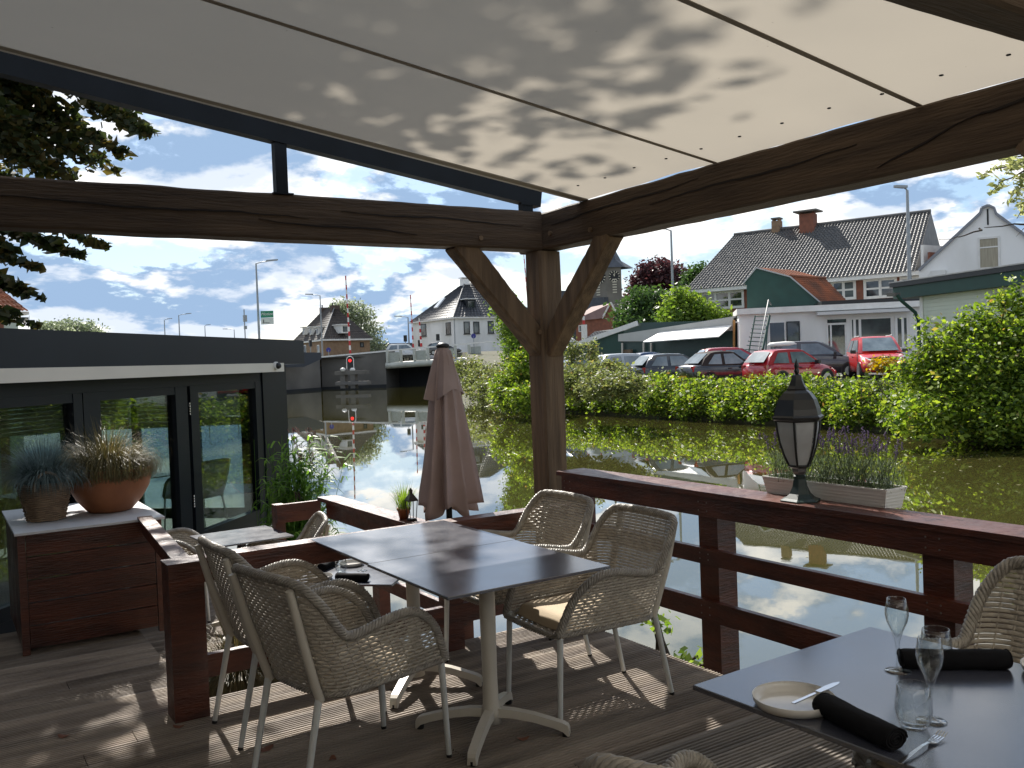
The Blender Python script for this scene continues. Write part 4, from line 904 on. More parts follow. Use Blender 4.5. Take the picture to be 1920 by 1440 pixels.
# leaves and flecks drifting on the water
k = 420; fy = rng.uniform(3, 30, k); fxx = np.where(rng.random(k) < .6, 20+rng.normal(size=k)*1.6, rng.uniform(5, 22, k)); fz = np.full(k, WZ+.006)
cen = np.repeat(np.stack([fxx, fy, fz], 1), 4, 0); a_ = rng.random(k)*6.28; sz = .02+.035*rng.random(k); q = np.zeros((k, 4, 3))
for j in range(4): q[:, j, 0] = np.cos(a_+j*1.57)*sz*(1 if j % 2 else .55); q[:, j, 1] = np.sin(a_+j*1.57)*sz*(1 if j % 2 else .55)
leaf_mesh('floating_leaves', cen+q.reshape(-1, 3), leafmat('floating_leaf', (.20, .18, .08), (.42, .40, .25), None, .1), None, (0, 0, 0), kind='stuff', label='small leaves and flecks floating on the canal', category='floating leaves')
# ------------------------------------------------------------------ glass house at the left
GH = R_(42); GB = Vector((.355, 8.0, 0)); gx = Vector((math.sin(GH), math.cos(GH), 0)); gy = Vector((-math.cos(GH), math.sin(GH), 0))
GM = Matrix((gx, gy, Vector((0, 0, 1)))).transposed()
gh = thing('glass_house', 'low dark-framed glazed garden room with flat roof left of the water', 'pavilion', (GB.x, GB.y, -.35), math.pi/2-GH)
# local: x along the front wall (towards the far corner), y away from the deck, z up from the terrace
def tpx(px):
    d = ray(px, 700); n_ = Vector((gx.y, -gx.x, 0)); t_ = n_.dot(GB)/n_.dot(Vector((d.x, d.y, 0))); q = Vector((d.x, d.y, 0))*t_; return (q-GB).dot(gx)
X1 = tpx(528); ZT = 2.40; DP = 3.0; X0 = -3.0
def gb(mbx, x0, x1, y0, y1, z0, z1): return mbx.b2((x0, y0, z0), (x1, y1, z1))
gb(MB(), X0, X1+.28, -.22, DP, 2.07, 2.39).build('roof_fascia', anth, gh)
gb(MB(), X0, tpx(492), -.30, -.225, 1.975, 2.085).build('awning_cassette', mat('cassette', (.62, .58, .50), .45, (.57, .53, .46), scale=2), gh)
gb(MB(), tpx(483), X1, -.06, .26, 0, 2.065).build('corner_post', anth, gh)
gb(MB(), tpx(483)-.012, tpx(483)-.001, -.07, .10, 0, 2.06).build('corner_trim', anth, gh)
gb(MB(), X0, tpx(483)-.02, -.05, .07, 1.86, 2.065).build('head_rail', anth, gh)
gb(MB(), X0, tpx(483)-.02, -.05, .07, 0, .14).build('sill', anth, gh)
def leaf_(pa, pb, fa, fb, hd=.0, name='glazed_door'):
    xa, xb, ga, gb_ = tpx(pa), tpx(pb), tpx(fa), tpx(fb); d = MB()
    gb(d, xa, ga, -.055, .05, .141, 1.859); gb(d, gb_, xb, -.055, .05, .141, 1.859); gb(d, ga, gb_, -.05, .045, 1.78-hd, 1.859); gb(d, ga, gb_, -.05, .045, .141, .25)
    o = d.build(name, anth, gh); gb(MB(), ga, gb_, -.006, .006, .25, 1.78-hd).build('pane', glassc, o); return o
leaf_(-260, 141, -200, 124); dl = leaf_(143, 340, 175, 318); leaf_(346, 481, 361, 470, 0, 'fixed_window')
leaf_(-900, -262, -860, -300)
for z in (.55, 1.55):
    hb = MB()
    for k in range(5): hb.tube([(tpx(343), -.062, z+k*.028), (tpx(343), -.062, z+k*.028+.02)], .010, 8)
    hb.build('hinge', steel, dl)
gb(MB(), X0, X1, 0, DP, 0, .02).build('floor', mat('floor_tiles', (.07, .06, .05), .5), gh)
bw = MB(); zs = 1.1
for (a, b_, z0, z1) in ((X0, X1, 0, .55), (X0, X1, 1.8, 2.06), (X0, -1.2, .55, 1.8), (.3, .55, .55, 1.8), (1.75, 2.1, .55, 1.8), (3.3, 3.5, .55, 1.8), (4.95, X1, .55, 1.8)): gb(bw, a, b_, DP-.12, DP, z0, z1)
bw.build('back_wall', anth, gh)
for (a, b_) in ((-1.2, .3), (.55, 1.75), (2.1, 3.3), (3.5, 4.95)):
    gb(MB(), a, b_, DP-.07, DP-.05, .55, 1.8).build('pane', glassc, gh)
    bl = MB()
    for k in range(9): gb(bl, a+.02, b_-.02, DP-.16, DP-.13, 1.30+k*.055, 1.342+k*.055)
    bl.build('blind', fm, gh)
sd = MB(); gb(sd, X1-.09, X1-.01, .27, DP-.12, 0, .14); gb(sd, X1-.09, X1-.01, .27, DP-.12, 1.86, 2.06)
for y in (1.2, 2.1): gb(sd, X1-.09, X1-.01, y, y+.1, .14, 1.86)
sd.build('side_frame', anth, gh)
for y0_, y1_ in ((1.32, 2.08), (2.22, 2.85)):
    bl = MB()
    for k in range(9): gb(bl, X1-.14, X1-.11, y0_, y1_, 1.30+k*.055, 1.342+k*.055)
    bl.build('blind', fm, gh)
gb(MB(), X1-.055, X1-.045, .27, DP-.12, .14, 1.86).build('pane', glassc, gh)
cc_ = thing('security_camera', 'white dome security camera on the pale awning box of the glass house', 'camera', tuple(GB+gx*tpx(474)+gy*(-.30)+Vector((0, 0, 1.70))))
MB().tube([(0, 0, 0), tuple(-gy*.03)], .052, 20).build('mount', white, cc_); cc_.rotation_euler = (0, 0, 0)
mb = MB(); mb.lathe([(0, .04), (.02, .035), (.034, .02), (.038, 0), (.034, -.02), (.02, -.035), (0, -.04)], tuple(-gy*-.0+Vector(gy)*(-.045)), 20); mb.build('dome', black, cc_)
# furniture inside the glass house
for i, (x, y, r_) in enumerate(((2.6, 1.5, 30), (3.9, 1.3, 200))):
    w = GB+gx*x+gy*y; dup(tb, (w.x, w.y, -.33), R_(r_), 'grey table inside the glass house, %s door' % ('behind the hinged' if i == 0 else 'behind the fixed pane beside the'), 'furniture inside the glass house')
for i, (x, y, r_) in enumerate(((2.1, 1.0, 70), (3.2, 2.0, 200), (4.5, .8, 120))):
    w = GB+gx*x+gy*y; dup(ch, (w.x, w.y, -.33), R_(r_), ('wicker chair inside the glass house left of the hinges', 'wicker chair deep inside the glass house', 'wicker chair inside the glass house behind the corner pane')[i], 'furniture inside the glass house')
exec_bg = True
# ------------------------------------------------------------------ facades helper
class Fac:
    """vertical wall plane through two points; u = metres along it from A, n = outward (towards the deck)"""
    def __init__(s, A, B):
        s.A = Vector((A.x, A.y, 0)); d = Vector((B.x-A.x, B.y-A.y, 0)); s.L = d.length; s.u = d.normalized(); s.n = Vector((s.u.y, -s.u.x, 0))
        if s.n.dot(s.A) > 0: s.n = -s.n
    def uz(s, px, py):
        d = ray(px, py); t_ = (s.n.dot(s.A)-s.n.dot(Vector((EYE.x, EYE.y, 0))))/s.n.dot(Vector((d.x, d.y, 0))); q = EYE+d*t_
        return ((Vector((q.x, q.y, 0))-s.A).dot(s.u), q.z)
    def p(s, u, z, o=0): q = s.A+s.u*u+s.n*o; return Vector((q.x, q.y, z))
    def box(s, mb, u0, u1, z0, z1, o0, o1):
        M_ = Matrix((s.u, s.n, Vector((0, 0, 1)))).transposed(); c = s.p((u0+u1)/2, (z0+z1)/2, (o0+o1)/2)
        return mb.box(c, (abs(u1-u0)/2, abs(o1-o0)/2, abs(z1-z0)/2), M=M_)
    def window(s, par, off, pxs, frame=white, glass=None, bars=(), sill=False, fw=.09, name='window', o=0, hb=()):
        (xa, ya, xb, yb) = pxs; u0, z1 = s.uz(xa, ya); u1, z0 = s.uz(xb, yb)
        return s.win(par, off, u0, u1, z0, z1, frame, glass, bars, sill, fw, name, o, hb)
    def win(s, par, off, u0, u1, z0, z1, frame=white, glass=None, bars=(), sill=False, fw=.09, name='window', o=0, hb=()):
        mb = MB(); s.box(mb, u0, u0+fw, z0, z1, o, o+.05); s.box(mb, u1-fw, u1, z0, z1, o, o+.05); s.box(mb, u0+fw, u1-fw, z1-fw, z1, o, o+.05); s.box(mb, u0+fw, u1-fw, z0, z0+fw, o, o+.05)
        for b_ in bars: c = u0+(u1-u0)*b_; s.box(mb, c-fw/2, c+fw/2, z0+fw, z1-fw, o, o+.045)
        for b_ in hb: c = z0+(z1-z0)*b_; s.box(mb, u0+fw, u1-fw, c-fw/3, c+fw/3, o, o+.04)
        w = part(mb, name, frame, par, off); part(s.box(MB(), u0+fw*.8, u1-fw*.8, z0+fw*.8, z1-fw*.8, o+.004, o+.018), 'pane', glass or glassd, w, off)
        if sill: part(s.box(MB(), u0-.08, u1+.08, z0-.1, z0-.005, o, o+.1), 'sill', frame if frame != anth else concrete, w, off)
        return w
def tiles(a, b_, c, d, ncol, nrow, amp=.035):
    """pantile roof: a,b = eave ends, d,c = ridge ends; waves along the eave, stepped courses up the slope"""
    a, b_, c, d = map(Vector, (a, b_, c, d)); n = (b_-a).cross(d-a).normalized()
    if n.z < 0: n = -n
    mb = MB(); sub = 4; vs = []; nc = ncol*sub; rows = []
    for r in range(nrow):
        for e, lift in ((0, .035), (1, .0)):
            v = (r+e)/nrow; L_ = a.lerp(d, v); Rr = b_.lerp(c, v)
            for i in range(nc+1): vs.append(L_.lerp(Rr, i/nc)+n*(lift+amp*math.sin(2*math.pi*i/sub+.4)))
    m_ = nc+1; fs = [(k*m_+i, k*m_+i+1, (k+1)*m_+i+1, (k+1)*m_+i) for k in range(nrow*2-1) for i in range(nc)]
    mb.add(vs, fs, False); return mb
tileg = mat('grey_pantile', (.13, .125, .12), .55, (.07, .07, .068), scale=3, detail=7)
tiled = mat('dark_tile', (.035, .038, .045), .5, (.022, .024, .03), scale=3)
tileb = mat('brown_tile', (.075, .06, .05), .7, (.045, .038, .034), scale=2)
tiler = mat('red_pantile', (.34, .10, .035), .75, (.13, .055, .03), scale=1.2, detail=9)
slate = mat('slate', (.06, .07, .085), .6, (.04, .045, .055), scale=1.5)

# ------------------------------------------------------------------ long house with the big tiled roof
A = P(1297, 545, 60.6); B = P(1724, 509, 52); F1 = Fac(A, B); O1 = -Vector((A.x, A.y, .5))
bh = thing('long_house', 'long brick house under a big grey pantile roof with two chimneys', 'house', tuple(-O1)); ez = (A.z+B.z)/2; Lh = F1.L
part(F1.box(MB(), .2, Lh-.6, .3, ez-.15, -9, 0), 'wall', brickr, bh, O1)
part(F1.box(MB(), -.1, Lh+.1, ez-.22, ez+.02, -.1, .55), 'gutter_board', white, bh, O1)
rz_ = ez+4.05; bk_ = -5.2
def onridge(px):
    d = ray(px, 430); n_ = F1.n; t_ = (n_.dot(F1.p(0, 0, bk_)))/n_.dot(Vector((d.x, d.y, 0))); q = Vector((d.x, d.y, 0))*t_; return (q-F1.A).dot(F1.u)
rdA = F1.p(.9, rz_, bk_); rdB = F1.p(onridge(1746), rz_, bk_)
part(tiles(F1.p(-.2, ez, .6), F1.p(Lh-.1, ez, .6), rdB, rdA, 62, 24, .05), 'roof', tileg, bh, O1)
part(MB().add([F1.p(-.2, ez, .6), rdA, F1.p(-.2, ez, -11), F1.p(Lh-.1, ez, .6), rdB, F1.p(onridge(1740), ez, -11)], [(0, 1, 2), (3, 5, 4), (1, 4, 5, 2)]), 'rear_roof', tileg, bh, O1)
part(MB().tube([rdA+(rdB-rdA)*(i/30)+Vector((0, 0, .03)) for i in range(31)], .13, 8), 'ridge_tiles', tileg, bh, O1)
def chimney(par, off, fac, u, z0, z1, w, dpt, o, m_, cap=.15):
    mb = MB(); fac.box(mb, u-w/2, u+w/2, z0, z1, o-dpt/2, o+dpt/2); c = part(mb, 'chimney', m_, par, off)
    part(fac.box(MB(), u-w/2-cap, u+w/2+cap, z1+.12, z1+.22, o-dpt/2-cap, o+dpt/2+cap), 'chimney_cap', concrete, c, off)
    part(fac.box(fac.box(MB(), u-w/2+.02, u-w/2+.15, z1, z1+.12, o-.2, o+.2), u+w/2-.15, u+w/2-.02, z1, z1+.12, o-.2, o+.2), 'chimney_vent', m_, c, off)
chimney(bh, O1, F1, onridge(1457), rz_-.3, rz_+.6, .55, .6, bk_, brickm, .03); chimney(bh, O1, F1, onridge(1519), rz_-.8, rz_+.75, .95, .8, bk_+.35, brickr, .3)
for pxs, bars in (((1316, 549, 1396, 577), (.33, .66)), ((1558, 527, 1606, 561), (.5,)), ((1619, 524, 1683, 557), (.5,)), ((1687, 520, 1735, 548), (.5,))):
    F1.window(bh, O1, pxs, white, None, bars, False, .16, hb=(.5,), o=.01)

# green gabled shed with red tiles
A = P(1401, 588, 50.0); B = P(1543, 574, 48.5); F2 = Fac(A, B); O2 = -Vector((A.x, A.y, .5)); gs = thing('green_shed', 'dark green boarded gable shed with mossy red pantile roof', 'shed', tuple(-O2))
poly = [(1401, 590), (1400, 535), (1394, 531), (1418, 502), (1482, 519), (1543, 571), (1537, 580)]
pp = [F2.p(*F2.uz(*q)) for q in poly]; part(MB().prism(pp, F2.n*-.25), 'gable', greenp, gs, O2)
bd = F2.n*-.25
part(MB().bar(pp[3]+F2.n*.06, pp[4]+F2.n*.06, .1, .07).bar(pp[4]+F2.n*.06, pp[5]+F2.n*.06, .1, .07).bar(pp[2]+F2.n*.06, pp[3]+F2.n*.06, .1, .07), 'verge', mat('verge', (.35, .36, .36), .6), gs, O2)
bk2 = F2.n*-3.4+F2.u*1.6
part(tiles(pp[5]+bd*.2, pp[5]+bk2*.85+Vector((0, 0, -.05)), pp[4]+bk2, pp[4]+bd*.2, 14, 12, .04), 'roof', tiler, gs, O2)
part(tiles(pp[4]+bd*.2, pp[4]+bk2, pp[3]+bk2, pp[3]+bd*.2, 14, 8, .03), 'upper_roof', tiler, gs, O2)
part(MB().tube([pp[4]+bd*.2+(bk2-bd*.2)*(i/16)+Vector((0, 0, .05)) for i in range(17)], .1, 6), 'ridge_tiles', tiler, gs, O2)
part(F2.box(MB(), .1, F2.L-.3, .4, pp[0].z, -6, -.3), 'wall', greenp, gs, O2)

# white shop
A = P(1385, 592, 47.2); B = P(1722, 565, 45.5); F3 = Fac(A, B); O3 = -Vector((A.x, A.y, .5)); ws = thing('white_shop', 'single-storey white rendered shop with sunblind box, door and big window', 'shop', tuple(-O3))
z1 = F3.uz(1550, 583)[1]; part(F3.box(MB(), 0, F3.L+.2, .2, z1, -4, 0), 'wall', whitew, ws, O3)
part(F3.box(MB(), -.1, F3.L+.3, z1+.002, z1+.30, -4, .28), 'roof_edge', white, ws, O3)
u_, z_ = F3.uz(1540, 578); part(F3.box(MB(), u_, F3.L+.2, z1+.305, z1+.50, -4, .10), 'parapet', black, ws, O3)
u0, za = F3.uz(1530, 588); u1, zb_ = F3.uz(1706, 580); part(F3.box(MB(), u0, u1, z1-.22, z1-.06, .01, .62), 'sunblind_box', mat('blind_box', (.55, .55, .54), .5), ws, O3)
F3.window(ws, O3, (1441, 604, 1474, 668), white, None, (), False, .05, o=.01); F3.window(ws, O3, (1474, 603, 1501, 668), anth, None, (), False, .05, o=.012)
dr = F3.window(ws, O3, (1549, 607, 1588, 668), white, None, (.22,), False, .08, 'door', o=.02); F3.window(ws, O3, (1549, 598, 1588, 606), white, None, (), False, .04, 'fanlight', o=.01)
gshop = mat('shop_glass', (.10, .12, .12), .06, (.03, .035, .04), scale=.9, spec=.9, detail=3)
F3.window(ws, O3, (1594, 597, 1674, 665), white, gshop, (), False, .07, 'shop_window', o=.01); F3.window(ws, O3, (1677, 595, 1706, 652), white, gshop, (), True, .05, o=.01)
for pxx in (1678, 1690, 1700, 1600, 1610): 
    u_, _z = F3.uz(pxx, 620); part(F3.box(MB(), u_, u_+.12, 1.6, z1-.35, .034, .05), 'curtain', whitew, ws, O3)
ld = thing('step_ladder', 'tall green metal ladder stand leaning at the corner of the white shop', 'ladder', tuple(P(1425, 668, 42.5)-Vector((0, 0, .3)))); lo_ = -ld.location
a0, a1, b0, b1 = P(1398, 655, 45.2), P(1416, 592, 46.0), P(1432, 658, 44.6), P(1441, 592, 45.5)
ldm = mat('ladder_green', (.02, .07, .05), .5)
mb = MB(); mb.tube([a0-Vector((0, 0, .9)), a1], .035, 6); mb.tube([b0-Vector((0, 0, .9)), b1], .035, 6); part(mb, 'side_rail', ldm, ld, lo_)
for k in range(9): part(MB().tube([a0.lerp(a1, k/8.2), b0.lerp(b1, k/8.2)], .025, 6), 'rung', ldm, ld, lo_)
part(MB().tube([P(1416, 690, 44.6), P(1441, 562, 45.2), P(1446, 572, 45.8)], .03, 6), 'brace', mat('grey_pipe', (.4, .4, .38), .5), ld, lo_); part(MB().tube([P(1430, 655, 44.2), P(1443, 592, 45.2)], .07, 8), 'rolled_tarp', greenp, ld, lo_)
ds = MB().tube([P(1380, 604, 47.0), P(1384, 604, 47.0), P(1385, 660, 47.0)], .04, 6); tag(ds.build('rain_pipe', white), 'white rain pipe at the left corner of the white shop', 'pipe')

# boarded shed at the right
A = P(1727, 559, 32.3); B = P(1960, 531, 26.8); F4 = Fac(A, B); O4 = -Vector((A.x, A.y, .3)); rs = thing('boarded_shed', 'pale green boarded shed with dark green fascia behind the tall bush', 'shed', tuple(-O4))
zt = A.z+.05; part(F4.box(MB(), 0, F4.L+4, .1, zt, -6, 0), 'wall', sand, rs, O4)
mb = MB()
for k in range(24): F4.box(mb, .02, F4.L+4, .3+k*.135, .3+k*.135+.125, .001, .018)
part(mb, 'boards', sand, rs, O4); part(F4.box(MB(), -.02, .14, .1, zt-.01, .02, .05), 'corner_board', white, rs, O4)
u0, z0 = F4.uz(1690, 540); part(F4.box(MB(), u0, F4.L+4, zt+.002, zt+.42, -6.3, .35), 'fascia', greenp, rs, O4)
part(F4.box(MB(), u0-.1, F4.L+4, zt+.425, zt+.58, -6.4, .42), 'roof_edge', black, rs, O4); part(F4.box(MB(), u0-.12, F4.L+4, zt+.585, zt+.625, -6.4, .44), 'roof_sheet', mat('zinc_sheet', (.33, .34, .34), .5, (.22, .22, .22), scale=3), rs, O4)
part(MB().tube([P(1682, 553, 31.6), P(1688, 562, 31.6), P(1716, 586, 31.8), P(1722, 600, 31.9), P(1724, 660, 32)], .06, 10), 'downpipe', greenp, rs, O4)
part(MB().b2(P(1676, 552, 31.7)-Vector((.12, .12, .06)), P(1676, 552, 31.7)+Vector((.2, .2, .05))), 'gutter', concrete, rs, O4)

# white gabled house behind it
A = P(1723, 640, 50.5); B = P(1945, 640, 47.5); F5 = Fac(A, B); O5 = -Vector((A.x, A.y, .5)); wh = thing('white_gabled_house', 'tall white house with stepped point gable and curtained window', 'house', tuple(-O5))
poly = [(1723, 640), (1723, 507), (1838, 400), (1841, 390), (1853, 385), (1864, 390), (1868, 401), (1975, 480), (1975, 640)]
pp = [F5.p(*F5.uz(*q)) for q in poly]; part(MB().prism(pp, F5.n*-.35), 'gable_wall', whitew, wh, O5)
part(MB().bar(pp[1]+F5.n*.05, pp[2]+F5.n*.05, .22, .14).bar(pp[2]+F5.n*.05, pp[3]+F5.n*.05, .22, .12).bar(pp[3]+F5.n*.05, pp[4]+F5.n*.05, .22, .12).bar(pp[4]+F5.n*.05, pp[5]+F5.n*.05, .22, .12).bar(pp[5]+F5.n*.05, pp[6]+F5.n*.05, .22, .12).bar(pp[6]+F5.n*.05, pp[7]+F5.n*.05, .22, .14), 'coping', mat('coping', (.22, .23, .25), .6), wh, O5)
bk5 = F5.n*-9; part(MB().add([pp[1]+bd*0+F5.n*-.36, pp[2]+F5.n*-.36, pp[2]+bk5, pp[1]+bk5, pp[7]+F5.n*-.36, pp[6]+F5.n*-.36, pp[6]+bk5, pp[7]+bk5], [(0, 1, 2, 3), (4, 7, 6, 5)]), 'roof', tiled, wh, O5)
curt = mat('curtain', (.42, .38, .28), .8, (.26, .23, .17), scale=9, stretch=(3, 3, .15))
F5.window(wh, O5, (1833, 446, 1876, 503), white, curt, (), False, .10, o=.01, hb=(.68,))
u_, z_ = F5.uz(1852, 404); part(F5.box(MB(), u_-.04, u_+.04, z_-.5, z_+.35, .001, .03), 'slot', concd, wh, O5)
u_, z_ = F5.uz(1760, 516); part(F5.box(MB(), u_-.38, u_+.38, z_-.25, z_+.25, .01, .35), 'air_conditioner', white, wh, O5)
part(MB().b2(P(1727, 500, 51.8), P(1780, 462, 53)), 'dormer', white, wh, O5); part(MB().b2(P(1740, 497, 51.4), P(1768, 474, 52)), 'dormer_window', brickr, wh, O5)

# low green sheds with white canopies
A = P(1050, 655, 57); B = P(1383, 640, 48.6); F6 = Fac(A, B); O6 = -Vector((A.x, A.y, .4)); lb = thing('low_sheds', 'low dark green outbuilding with white bargeboards and tiled valley roof', 'outbuilding', tuple(-O6))
def Q(px, py, o=0): u, z = F6.uz(px, py); return F6.p(u, z, o)
part(MB().prism([Q(1030, 700), Q(1030, 612), Q(1084, 648), Q(1165, 618), Q(1165, 700)], F6.n*-.3), 'green_wall', greenp, lb, O6)
part(MB().bar(Q(1030, 608, .1), Q(1084, 645, .1), .12, .26).bar(Q(1083, 646, .1), Q(1197, 606, .1), .12, .28), 'bargeboard', white, lb, O6)
part(MB().tube([Q(1084, 650, .12), Q(1084, 700, .12)], .07, 8), 'rain_pipe', white, lb, O6)
a_, b_2, c_, d_ = Q(1084, 646, -.1), Q(1140, 626, -.1), Q(1143, 618, -3.2), Q(1058, 622, -3.2); part(tiles(a_, b_2, c_, d_, 14, 8, .05), 'roof', tileg, lb, O6)
part(MB().add([Q(1058, 622, -3.0), Q(1143, 619, -3.0), Q(1165, 612, -6), Q(1050, 616, -6)], [(0, 1, 2, 3)]), 'rear_roof', concd, lb, O6)
part(MB().prism([Q(1160, 700, -.1), Q(1160, 625, -.1), Q(1200, 605, -.1), Q(1374, 600, -.1), Q(1374, 700, -.1)], F6.n*-.4), 'rear_wall', mat('green_sheeting', (.018, .045, .04), .3, (.03, .06, .055), scale=.8, bump=.8, bscale=1.5), lb, O6)
part(MB().prism([Q(1160, 640, .05), Q(1160, 627, .05), Q(1374, 594, .05), Q(1374, 620, .05), Q(1232, 627, .05), Q(1230, 640, .05)], F6.n*-.15), 'canopy_fascia', mat('fascia_grey', (.50, .50, .47), .6, (.42, .42, .39), scale=1), lb, O6)
part(MB().prism([Q(1160, 626, -.3), Q(1200, 607, -.3), Q(1290, 606, -.3), Q(1374, 592, -.3), Q(1374, 596, -.3)], F6.n*-5), 'flat_roof', mat('roof_felt', (.2, .2, .2), .8, (.3, .3, .29), scale=1), lb, O6)
part(MB().prism([Q(1228, 642, 1.2), Q(1240, 624, .1), Q(1374, 611, .1), Q(1369, 632, 1.2)], Vector((0, 0, .05))), 'awning', white, lb, O6)
for px in (1158+10, 1208, 1222): part(MB().tube([Q(px, 643, .07), Q(px, 700, .07)], .06, 6), 'post', cream, lb, O6)
part(MB().b2(Q(1163, 672, -.05), Q(1188, 655, .1)), 'board', oakZ, lb, O6); part(MB().tube([Q(1378, 600, .1), Q(1378, 665, .1)], .07, 6), 'corner_post', mat('ochre', (.4, .2, .06), .6), lb, O6)

# ------------------------------------------------------------------ church and the red house
D0 = 200; A = P(1092, 640, D0); B = P(1157, 640, D0-6); F7 = Fac(A, B); O7 = -Vector((A.x, A.y, 3)); cu = thing('church', 'old brick church tower with white clock faces and slate spire', 'church', tuple(-O7))
chb = mat('church_brick', (.20, .185, .155), .9, (.12, .11, .095), scale=.3, detail=8)
uL, zE = F7.uz(1094, 507); uR, _ = F7.uz(1152, 507); wdt = uR-uL
mid = F7.uz(1137, 520)[0]
part(F7.box(MB(), uL, mid, 2, zE, -5, 0), 'tower_wall', chb, cu, O7)
cx_ = F7.p(mid, 0); sdv = (F7.u*.85-F7.n*.6).normalized(); e2 = cx_+sdv*3.2
part(MB().add([Vector((cx_.x, cx_.y, 2)), Vector((e2.x, e2.y, 2)), Vector((e2.x, e2.y, zE)), Vector((cx_.x, cx_.y, zE)), F7.p(mid, 2, -5), F7.p(mid, zE, -5)], [(0, 1, 2, 3), (1, 4, 5, 2)]), 'side_wall', chb, cu, O7)
hz = F7.uz(1150, 560)[1]; bp = P(1172, 606, 198)
part(MB().prism([Vector((e2.x, e2.y, 2)), Vector((e2.x, e2.y, hz+.5)), Vector((bp.x, bp.y, 7.5)), Vector((bp.x, bp.y, 2))], F7.n*-2), 'buttress', chb, cu, O7)
part(F7.box(MB(), uL-1.5, mid+.3, 2, F7.uz(1110, 560)[1], .01, 1.6), 'lower_wall', slate, cu, O7)
ap = P(1134, 440, D0-1); rim_ = [F7.p(uL-.6, zE, .7), F7.p(mid+.2, zE, .7), e2+Vector((0, 0, zE))+sdv*.8+F7.n*.3, e2+Vector((0, 0, zE))-F7.n*5, F7.p(uL-.6, zE, -6)]
c0 = sum(rim_, Vector())/5; r2_ = [c0.lerp(q, .52)+Vector((0, 0, 1.7)) for q in rim_]
part(MB().add(rim_+r2_+[Vector((c0.x, c0.y, ap.z))], [(i, (i+1) % 5, 5+(i+1) % 5, 5+i) for i in range(5)]+[(5+i, 5+(i+1) % 5, 10) for i in range(5)]), 'spire', slate, cu, O7)
ckm = mat('clock_gold', (.6, .56, .44), .6)
def clock(c, ux, nn, r):
    mb = MB()
    for k in range(12):
        a = 2*math.pi*k/12; d = ux*math.cos(a)+Vector((0, 0, 1))*math.sin(a); mb.bar(c+d*r*.72+nn*.1, c+d*r+nn*.1, r*.13, .05, nn)
    for a, ll in ((1.4, .65), (1.9, .45)): d = ux*math.cos(a)+Vector((0, 0, 1))*math.sin(a); mb.bar(c+nn*.12, c+d*r*ll+nn*.12, r*.1, .05, nn)
    ck = part(mb, 'clock_face', ckm, cu, O7); part(MB().tube([c+nn*.03, c+nn*.06], r*1.02, 24), 'dial', concd, ck, O7)
uc, zc = F7.uz(1126, 520); clock(F7.p(uc, zc), F7.u, F7.n, 1.35)
sn = Vector((sdv.y, -sdv.x, 0)); sn = sn if sn.dot(F7.A) < 0 else -sn
clock(cx_+sdv*1.7+Vector((0, 0, zc)), sdv, sn, 1.2)
for (c, ux, nn) in ((F7.p(F7.uz(1122, 540)[0], F7.uz(1122, 540)[1]), F7.u, F7.n), (cx_+sdv*1.7+Vector((0, 0, F7.uz(1122, 537)[1])), sdv, sn)):
    mb = MB()
    for k in range(6): mb.bar(c-ux*.45+nn*.08+Vector((0, 0, -1.5+k*.55)), c+ux*.45+nn*.08+Vector((0, 0, -1.5+k*.55)), .08, .22)
    part(mb, 'louvre', ckm, cu, O7)
nv = MB(); a_, b_2 = P(1040, 545, 205), P(1096, 545, 203); nv.prism([a_-Vector((0, 0, 12)), a_, b_2, b_2-Vector((0, 0, 12))], F7.n*-10); part(nv, 'nave', slate, cu, O7)
A = P(1080, 625, 120); B = P(1166, 620, 117); F8 = Fac(A, B); O8 = -Vector((A.x, A.y, 2)); rh = thing('brick_house', 'small red brick house with pinkish tiled roof below the church', 'house', tuple(-O8))
def Q8(px, py, o=0): u, z = F8.uz(px, py); return F8.p(u, z, o)
part(MB().prism([Q8(1080, 640), Q8(1080, 600), Q8(1130, 596), Q8(1146, 568), Q8(1164, 600), Q8(1164, 640)], F8.n*-.5), 'wall', brickr, rh, O8)
part(MB().add([Q8(1072, 603, .3), Q8(1130, 597, .3), Q8(1146, 568, -.2), Q8(1092, 574, -3)], [(0, 1, 2, 3)]), 'roof', mat('pink_tile', (.26, .16, .14), .8, (.18, .11, .10), scale=1), rh, O8)
part(MB().bar(Q8(1130, 597, .15), Q8(1146, 567, .15), .15, .2).bar(Q8(1146, 567, .15), Q8(1165, 602, .15), .15, .2), 'verge', white, rh, O8); F8.window(rh, O8, (1085, 610, 1094, 622), white, o=.02)

# ------------------------------------------------------------------ bridge and quay
A = P(596, 660, 113.5); B = P(722, 655, 112); F9 = Fac(A, B); O9 = -Vector((A.x, A.y, WZ)); br = thing('bridge', 'concrete road bridge with curved white steel railing span over the canal', 'bridge', tuple(-O9))
u0, z0 = F9.uz(602, 671); u1, z1 = F9.uz(722, 655.5)
part(MB().prism([F9.p(u0, WZ-.5), F9.p(u0, z0), F9.p(u1, z1), F9.p(u1, WZ-.5)], F9.n*-8), 'abutment', concrete, br, O9)
part(MB().bar(F9.p(u0, z0+.1, .05), F9.p(u1+14, z1+.15+.35, .05), .14, .18), 'handrail', white, br, O9)
wst = mat('weathered_white_steel', (.52, .53, .48), .5, (.38, .39, .33), scale=.8, detail=8)
us, ue = F9.uz(723, 660)[0], F9.uz(905, 652)[0]
zt_, zb_ = F9.uz(760, 656)[1], F9.uz(760, 690)[1]; mb = MB(); secs = []
zg = zb_+.75
for i in range(15):  # rounded belly beam, corner turned down at the left
    u = us+(ue-us)*i/14; lift = .35*i/14; secs.append((u, lift))
prof = [(.0, zg), (.25, zg-.05), (.38, zg-.3), (.33, zg-.55), (.1, zg-.75), (-.6, zg-.8), (-.6, zg)]
